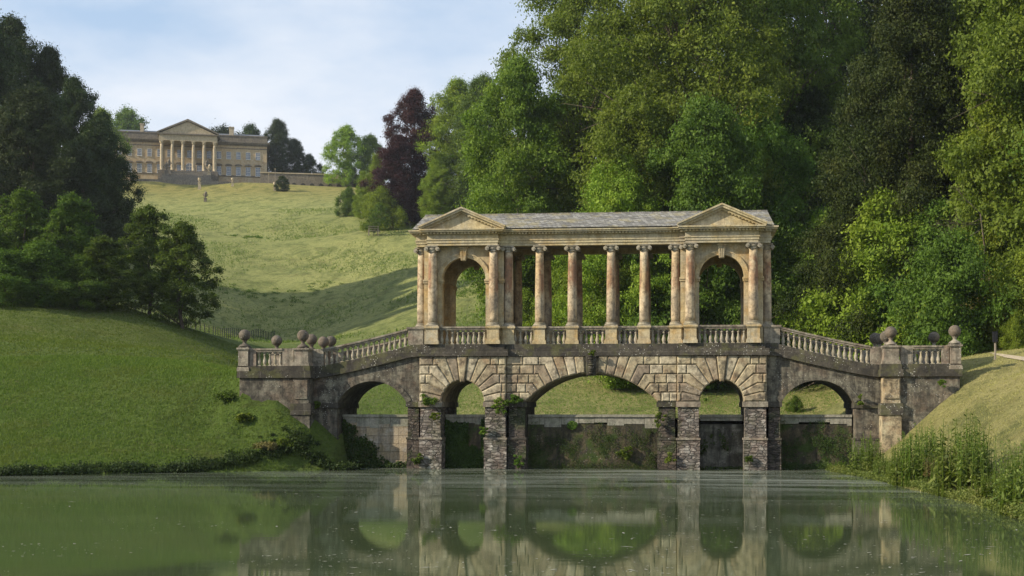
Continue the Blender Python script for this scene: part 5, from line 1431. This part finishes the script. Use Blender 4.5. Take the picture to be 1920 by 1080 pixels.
def window(x, z, w, h, y=0.0, ped=False, arch=False):
    m = MB(); m.box(x - w / 2, x + w / 2, y - 0.06, y + 0.05, z, z + h)
    o = m.build('window', M['glass'], man)
    m = MB(); e = 0.09
    m.box(x - w / 2 - e, x - w / 2, y - 0.14, y + 0.03, z, z + h); m.box(x + w / 2, x + w / 2 + e, y - 0.14, y + 0.03, z, z + h)
    m.box(x - w / 2 - e, x + w / 2 + e, y - 0.14, y + 0.03, z + h, z + h + e); m.box(x - w / 2 - 0.15, x + w / 2 + 0.15, y - 0.22, y + 0.03, z - 0.16, z)
    for q in (-1 / 6, 1 / 6): m.box(x + w * q - 0.03, x + w * q + 0.03, y - 0.10, y - 0.062, z, z + h)
    nb = int(h / 0.5)
    for k in range(1, nb): m.box(x - w / 2, x + w / 2, y - 0.102, y - 0.064, z + h * k / nb - 0.025 - (0.02 if k == nb // 2 else 0), z + h * k / nb + 0.025 + (0.02 if k == nb // 2 else 0))
    m.build('window_frame', M['white'], o)
    if ped:
        m = MB(); n = 8; zz = z + h + 0.35
        pl = [(x + (w / 2 + 0.4) * math.cos(PI * k / n), zz + 0.12 + 0.42 * math.sin(PI * k / n)) for k in range(n + 1)]
        m.prism(pl, y - 0.42, y + 0.02); m.box(x - w / 2 - 0.45, x + w / 2 + 0.45, y - 0.45, y + 0.02, zz - 0.02, zz + 0.14)
        m.build('window_hood', M['palace_dark'], o)
    return o
for k in range(-7, 8):
    x = k * SPW
    window(x, 8.1, 1.22, 2.1)
    if k != 0: window(x, 3.0, 1.3, 2.6, ped=True)
m = MB(); n = 10; pl = [(-0.95, 2.9), (0.95, 2.9), (0.95, 5.3)] + [(0.95 * math.cos(PI * j / n), 5.3 + 0.95 * math.sin(PI * j / n)) for j in range(1, n)] + [(-0.95, 5.3)]
m.prism(pl, -0.10, 0.05); dr = m.build('door', M['glass'], man)
m = MB()
for (xa, xb, za, zb) in ((-1.05, -0.92, 2.9, 5.4), (0.92, 1.05, 2.9, 5.4), (-0.07, 0.07, 2.9, 6.2), (-0.95, 0.95, 5.2, 5.36), (-0.95, 0.95, 4.2, 4.28), (-0.95, 0.95, 3.4, 3.5), (-0.5, -0.44, 2.9, 6), (0.44, 0.5, 2.9, 6)): m.box(xa, xb, -0.2, -0.08, za, zb)
for j in range(n):
    a0, a1 = PI * j / n, PI * (j + 1) / n
    m.prism([(0.95 * math.cos(a0), 5.3 + 0.95 * math.sin(a0)), (1.1 * math.cos(a0), 5.3 + 1.1 * math.sin(a0)), (1.1 * math.cos(a1), 5.3 + 1.1 * math.sin(a1)), (0.95 * math.cos(a1), 5.3 + 0.95 * math.sin(a1))], -0.2, -0.08)
m.build('door_frame', M['white'], dr)
# portico
PYF = -5.6
m = MB(); m.box(-8.9, 8.9, PYF - 0.9, 0, -2, 2.7); m.build('portico_base', M['palace_dark'], man)
for i in range(6):
    x = (i - 2.5) * 3.14
    for yy in ((PYF,) if 0 < i < 5 else (PYF, -2.4)):
        m = MB(); m.lathe(x, yy, [(0.66, 0.0), (0.66, 0.15), (0.52, 0.3)] + [(0.50 * (1 - 0.14 * max(0, (t / 8 - 0.3) / 0.7)), 0.3 + 7.9 * t / 8) for t in range(9)], 16, 0.5, 2.7)
        c1 = m.build('column', M['palace_pale'], man)
        m = MB(); m.lathe(x, yy, [(0.43, 0), (0.5, 0.3), (0.7, 0.8), (0.72, 0.9)], 12, 0.5, 10.9); m.cbox(x, yy, 11.8, 1.35, 1.35, 0.18); m.build('capital', M['palace_pale'], c1)
        m = MB(); m.cbox(x, yy, 2.7, 1.4, 1.4, 0.25); m.build('plinth', M['palace_dark'], c1)
m = MB(); m.box(-8.65, 8.65, PYF - 0.6, 0, 11.98, 12.7); m.box(-8.6, 8.6, PYF - 0.55, 0, 12.7, 13.8); m.build('entablature', M['palace_pale'], man)
m = MB(); m.box(-9.1, 9.1, PYF - 1.1, 0, 13.8, 14.15); m.build('cornice', M['palace_dark'], man)
m = MB(); m.prism([(-8.6, 14.1), (8.6, 14.1), (0, 18.0)], PYF - 0.5, 3); pdm = m.build('pediment', M['palace_pale'], man)
m = MB()
for q in (-1, 1):
    m.prism([(q * 9.3, 14.12), (q * 9.3, 14.4), (q * 9.3 - q * 0.3, 14.65), (0, 18.7), (0, 18.1)], PYF - 1.1, 3.3 + 0.01 * q)
m.build('raking_cornice', M['palace_dark'], pdm)
# stairs in front of the portico, with urns on their piers
M['stairs'] = stone('weathered_stairs', (0.30, 0.26, 0.20), (0.25, 0.22, 0.17), (0.18, 0.16, 0.13), dirt=0.4, lichen=0, streak=0.4)
st = empty('grand_staircase', (0, 0, 0), 0, 'wide grey stone staircase descending from the mansion portico', 'staircase')
st.location = (mx_, my_, MZ); st.rotation_euler = (0, 0, R(17))
m = MB()
for k in range(16):
    z1 = 2.6 - k * 0.17; y1 = PYF - 0.9 - k * 0.36
    m.box(-4.6 - 0.02 * k, 4.6 + 0.02 * k, y1 - 0.36, y1 + (0.02 if k else 0), -4.5, z1 - 0.17)
m.build('steps', M['stairs'], st)
m = MB()
for k in range(10):
    y1 = PYF - 6.7 - k * 0.36; m.box(-7.0 - 0.1 * k, 7.0 + 0.1 * k, y1 - 0.36, y1 + 0.02, -5.5, -0.15 - k * 0.17)
m.build('lower_steps', M['stairs'], st)
for s in (-1, 1):
    m = MB(); m.box(*sorted((s * 4.7, s * 6.6)), PYF - 3.4, PYF - 0.88, -4, 2.4); m.box(*sorted((s * 4.9, s * 7.2)), PYF - 6.8, PYF - 3.4, -4, 0.7)
    m.build('stair_pier', M['stairs'], st)
    m = MB(); m.prismx([(PYF - 10.6, -6), (PYF - 10.6, -1.75), (PYF - 9.9, -1.75), (PYF - 9.9, -6)], *sorted((s * 1.0, s * 13)));
    m.prism([(s * 13, -6), (s * 13, -1.75), (s * 21, -3.0), (s * 21, -6)], PYF - 10.5, PYF - 9.8)
    m.build('retaining_wall', M['stairs'], st)
T17 = Matrix.Translation((mx_, my_, MZ)) @ Matrix.Rotation(R(17), 4, 'Z')
def urn(lx, ly, lz, sc, lb, ped=1.0, fig=False, world=None, mat='palace_pale'):
    loc = world or tuple(T17 @ Vector((lx, ly, lz)))
    root = empty('garden_urn', loc, R(17), lb, 'urn'); root.scale = (sc, sc, sc)
    m = MB(); m.cbox(0, 0, 0, 0.9, 0.9, 0.15); m.cbox(0, 0, 0.15, 0.7, 0.7, ped); m.cbox(0, 0, ped + 0.15, 0.88, 0.88, 0.12); m.build('pedestal', M[mat], root)
    m = MB(); m.lathe(0, 0, [(0.24, 0), (0.12, 0.1), (0.10, 0.22), (0.3, 0.42), (0.42, 0.75), (0.40, 0.95), (0.33, 1.02), (0.46, 1.10), (0.44, 1.14), (0.2, 1.12)], 14, 0.5, ped + 0.27)
    if fig:
        m.lathe(0.1, 0, [(0.02, 0), (0.3, 0.15), (0.34, 0.4), (0.2, 0.7), (0.05, 0.8)], 9, 0.5, ped + 1.3); m.tube([(0.3, 0, ped + 0.8), (0.62, 0, ped + 1.1), (0.5, 0, ped + 1.5)], [0.1, 0.09, 0.07], 6); m.tube([(-0.3, 0, ped + 0.8), (-0.6, 0, ped + 1.2), (-0.4, 0, ped + 1.55)], [0.1, 0.09, 0.07], 6)
    m.build('vase', M[mat], root)
urn(-5.6, PYF - 2.6, 2.4, 1.35, 'large weathered urn on the upper left pier of the mansion stairs', 0.5, True, mat='palace_dark')
urn(5.6, PYF - 2.6, 2.4, 1.35, 'large weathered urn on the upper right pier of the mansion stairs', 0.5, True, mat='palace_dark')
urn(-6.0, PYF - 6.2, 0.7, 1.3, 'large weathered urn on the lower left pier of the mansion stairs', 0.5, True, mat='palace_dark')
urn(6.6, PYF - 6.2, 0.7, 1.3, 'pinkish weathered urn on the lower right pier of the mansion stairs', 0.5, True)
def on_ground(u, D, dz=0.0):
    x, y = xy_depth(u, D); return (x, y, hz(x, y) + dz)
urn(0, 0, 0, 1.15, 'pale urn on a pedestal in front of the foot of the mansion stairs', 1.7, world=on_ground(374, 392, -0.1))
urn(0, 0, 0, 0.95, 'pale urn on the right-hand end of the curved wall below the stairs', 1.2, world=on_ground(436, 392, -0.1))
urn(0, 0, 0, 0.95, 'pale pedestal beside the clipped round bush', 1.2, world=on_ground(515, 380, -0.1))
urn(0, 0, 0, 1.0, 'small dark figure vase on a block, alone on the hillside lawn', 0.7, True, world=on_ground(385, 350, -0.1), mat='palace_dark')
# terrace wall running right from the mansion
A = Vector(on_ground(488, 412)); B = Vector(on_ground(712, 418)); A.z = 0; B.z = 0
L_w = (B - A).length; angw = math.atan2(B.y - A.y, B.x - A.x)
tw = empty('terrace_wall', (A.x, A.y, 3 + (V0 - 350) / F * 412), angw, 'long low terrace wall with small arched niches right of the mansion', 'wall')
za = 0; zt0 = 4.2
m = MB(); m.box(0, L_w, 0, 1.2, -3, zt0); m.build('wall_face', M['palace_dark'], tw)
m = MB(); m.box(-0.1, L_w + 0.1, -0.25, 1.4, zt0, zt0 + 0.3); m.build('coping', M['palace_pale'], tw)
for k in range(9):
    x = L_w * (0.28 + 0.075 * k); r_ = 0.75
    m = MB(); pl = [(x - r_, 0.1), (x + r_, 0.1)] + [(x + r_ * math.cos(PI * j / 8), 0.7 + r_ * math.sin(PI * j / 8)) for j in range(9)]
    m.prism(pl, -0.03, 0.2); m.build('niche', M['shadowdark'], tw)  # near-black slab on the wall face, painting the shade inside a niche
m = MB(); xg = L_w * 0.66; m.prism([(xg - 4, zt0 - 1.2), (xg + 4, zt0 - 1.2), (xg, zt0 + 0.25)], -0.5, 0.3); m.build('gable', M['palace_pale'], tw)
# flagpole and lamp post by the terrace
for (u, D, h, lb, nm) in ((516, 412, 3.2, 'slender pale flagpole by the tall tree right of the mansion', 'flagpole'), (504, 410, 1.4, 'thin lamp post right of the mansion', 'lamp_post')):
    x, y, z = on_ground(u, D); root = empty(nm, (x, y, z), 0, lb, nm.replace('_', ' '))
    m = MB(); m.lathe(0, 0, [(0.07, -1), (0.06, 1), (0.04, h + 1.5)], 8); m.build('pole', M['wood'], root)
    m = MB(); m.lathe(0, 0, [(0.02, 0), (0.14, 0.05), (0.16, 0.2), (0.05, 0.32)], 8, 0.5, h + 1.5); m.build('finial', M['palace_pale'], root)
# iron estate fence along the brow of the left lawn
def fence(pts, step, h, lb, post_r=0.03, mat='iron', rails=5, name='estate_fence', rail_r=0.012):
    P3 = [Vector(p) for p in pts]; root = empty(name, P3[0], 0, lb, 'fence'); o = P3[0]
    seg = []; acc = []
    for a, b in zip(P3[:-1], P3[1:]):
        n = max(1, int((b - a).length / step))
        for k in range(n): acc.append(a.lerp(b, k / n))
    acc.append(P3[-1])
    acc = [Vector((p.x, p.y, hz(p.x, p.y))) for p in acc]
    pm = MB(); pm.box(-post_r, post_r, -post_r, post_r, -0.3, h); pme = pm.mesh('post', M[mat])
    for p in acc: link('post', pme, root, p - o)
    for k in range(rails):
        z = h * (0.2 + 0.78 * k / max(1, rails - 1))
        m = MB(); m.tube([tuple(p - o + Vector((0, 0, z))) for p in acc], [rail_r] * len(acc), 4); m.build('rail', M[mat], root)
def g(u, v, D): x, y = xy_depth(u, D); return (x, y, hz(x, y))
fence([g(215, 575, 126), g(290, 590, 134), g(340, 600, 140), g(400, 615, 150), g(440, 632, 164), g(475, 642, 178), g(515, 652, 196)], 1.35, 1.25, 'thin black iron fence running down the brow of the left lawn', 0.035, rails=5, rail_r=0.014)
fence([g(638, 372, 345), g(665, 380, 318), g(690, 386, 300)], 6.5, 2.0, 'weathered stake fence beside the bushes on the hillside', 0.12, 'wood', 2, 'stake_fence', 0.03)
# timber guard round the young tree
gx_, gy_, gz_ = on_ground(700, 268)
root = empty('tree_guard', (gx_, gy_, gz_), 0.3, 'square timber guard round the small young tree', 'tree guard')
for a in (-1, 1):
    for b in (-1, 1): m = MB(); m.cbox(a * 0.9, b * 0.9, -0.3, 0.12, 0.12, 1.9); m.build('post', M['wood'], root)
for z in (0.6, 1.05, 1.45):
    m = MB()
    for q in (-1, 1): m.box(-0.95, 0.95, q * 0.98 - 0.025, q * 0.98 + 0.025, z, z + 0.09); m.box(q * 0.98 - 0.025, q * 0.98 + 0.025, -0.95, 0.95, z + 0.002, z + 0.088)
    m.build('rail', M['wood'], root)
# bench seen under the crown of the main arch
bx, by, bz = on_ground(1074, 117.5)
root = empty('bench', (bx, by, bz), 0.1, 'pale wooden bench on the grass under the crown of the main arch', 'bench')
m = MB(); m.box(-0.95, 0.95, -0.22, 0.22, 0.43, 0.48); m.build('seat', M['white'], root)
m = MB(); m.box(-0.95, 0.95, 0.20, 0.25, 0.62, 0.86); m.build('backrest', M['wood'], root)
for a in (-0.85, 0.85): m = MB(); m.box(a - 0.05, a + 0.05, -0.2, 0.26, -0.1, 0.43); m.build('leg', M['white'], root)
# black sign on a timber post beside the path
sx, sy, sz = on_ground(1866, 73)
root = empty('sign_post', (sx, sy, sz), R(8), 'small black notice box on a timber post beside the path on the right', 'sign')
m = MB(); m.box(-0.04, 0.04, -0.04, 0.04, -0.3, 1.15); m.build('post', M['wood'], root)
m = MB(); m.box(-0.14, 0.10, -0.09, 0.07, 0.95, 1.5); m.box(-0.16, 0.12, -0.11, 0.09, 1.5, 1.53); m.build('notice_box', M['sign'], root)
# gravel path
pts = [(1855, 78.5), (1885, 73), (1915, 69), (1960, 65), (2010, 62)]
vs = []
for i, (u, D) in enumerate(pts):
    w = (0.2, 0.9, 1.1, 1.2, 1.2)[i]
    for q in (-1, 0, 1):
        x, y = xy_depth(u, D + q * w); vs.append((x, y, hz(x, y) + 0.06))
fs = []
for i in range(len(pts) - 1):
    for q in range(2): fs.append((i * 3 + q, (i + 1) * 3 + q, (i + 1) * 3 + q + 1, i * 3 + q + 1))
M['gravel'] = flat('gravel_path', (0.36, 0.30, 0.21), 0.95, 0.35, 12)
m = MB(); m.add(vs, fs); tag(m.build('path', M['gravel']), 'pale gravel path on the right bank', kind='structure')
# bare pale trunk on the woodland edge and dead branches in front of the conifer
m = MB(); x, y = xy_depth(1480, 134); z = hz(x, y)
m.tube([(x, y, z - 0.5), (x - 0.05, y, z + 4), (x - 0.35, y + 0.1, z + 9)], [0.26, 0.22, 0.15], 8)
tag(m.build('bare_tree', M['barkpale']), 'bare pale trunk among the bushes right of the right pavilion', 'dead tree')
m = MB(); r4 = random.Random(4)
x, y = xy_depth(1838, 86); z = 3 + (V0 - 400) / F * 86
def br(p, d, L, r, dep):
    e = p + d * L; m.tube([p, (p + e) / 2 + Vector((r4.uniform(-.1, .1), 0, r4.uniform(-.1, .1))) * L * 0.4, e], [r, r * 0.7, r * 0.4], 4)
    if dep:
        for _ in range(3): br(p.lerp(e, r4.uniform(0.4, 1)), (d + Vector((r4.uniform(-.7, .7), r4.uniform(-.4, .4), r4.uniform(-.7, .7)))).normalized(), L * 0.62, r * 0.55, dep - 1)
m.tube([(x + 0.4, y + 1.5, hz(x, y)), (x + 0.6, y + 1.5, z - 2), (x, y, z)], [0.08, 0.06, 0.04], 6)
for _ in range(4): br(Vector((x, y, z - r4.uniform(0, 1.5))), Vector((-0.8, -0.2, r4.uniform(-0.5, 0.9))).normalized(), 1.5, 0.035, 3)
tag(m.build('dead_branches', M['bark']), 'bare twiggy dead branches in front of the conifers', 'dead tree')

# soft valley air
M['haze'] = None
hz_m = bpy.data.materials.new('haze'); hz_m.use_nodes = True
hn = hz_m.node_tree; hn.nodes.clear(); ho = hn.nodes.new('ShaderNodeOutputMaterial'); pv = hn.nodes.new('ShaderNodeVolumePrincipled')
pv.inputs['Color'].default_value = (0.80, 0.87, 0.95, 1); pv.inputs['Density'].default_value = 0.00012; pv.inputs['Anisotropy'].default_value = 0.3
hn.links.new(pv.outputs[0], ho.inputs['Volume'])
m = MB(); m.box(-430, 430, -120, 1100, -5, 135); tag(m.build('haze', hz_m), 'thin pale morning haze in the valley', 'haze', kind='stuff')
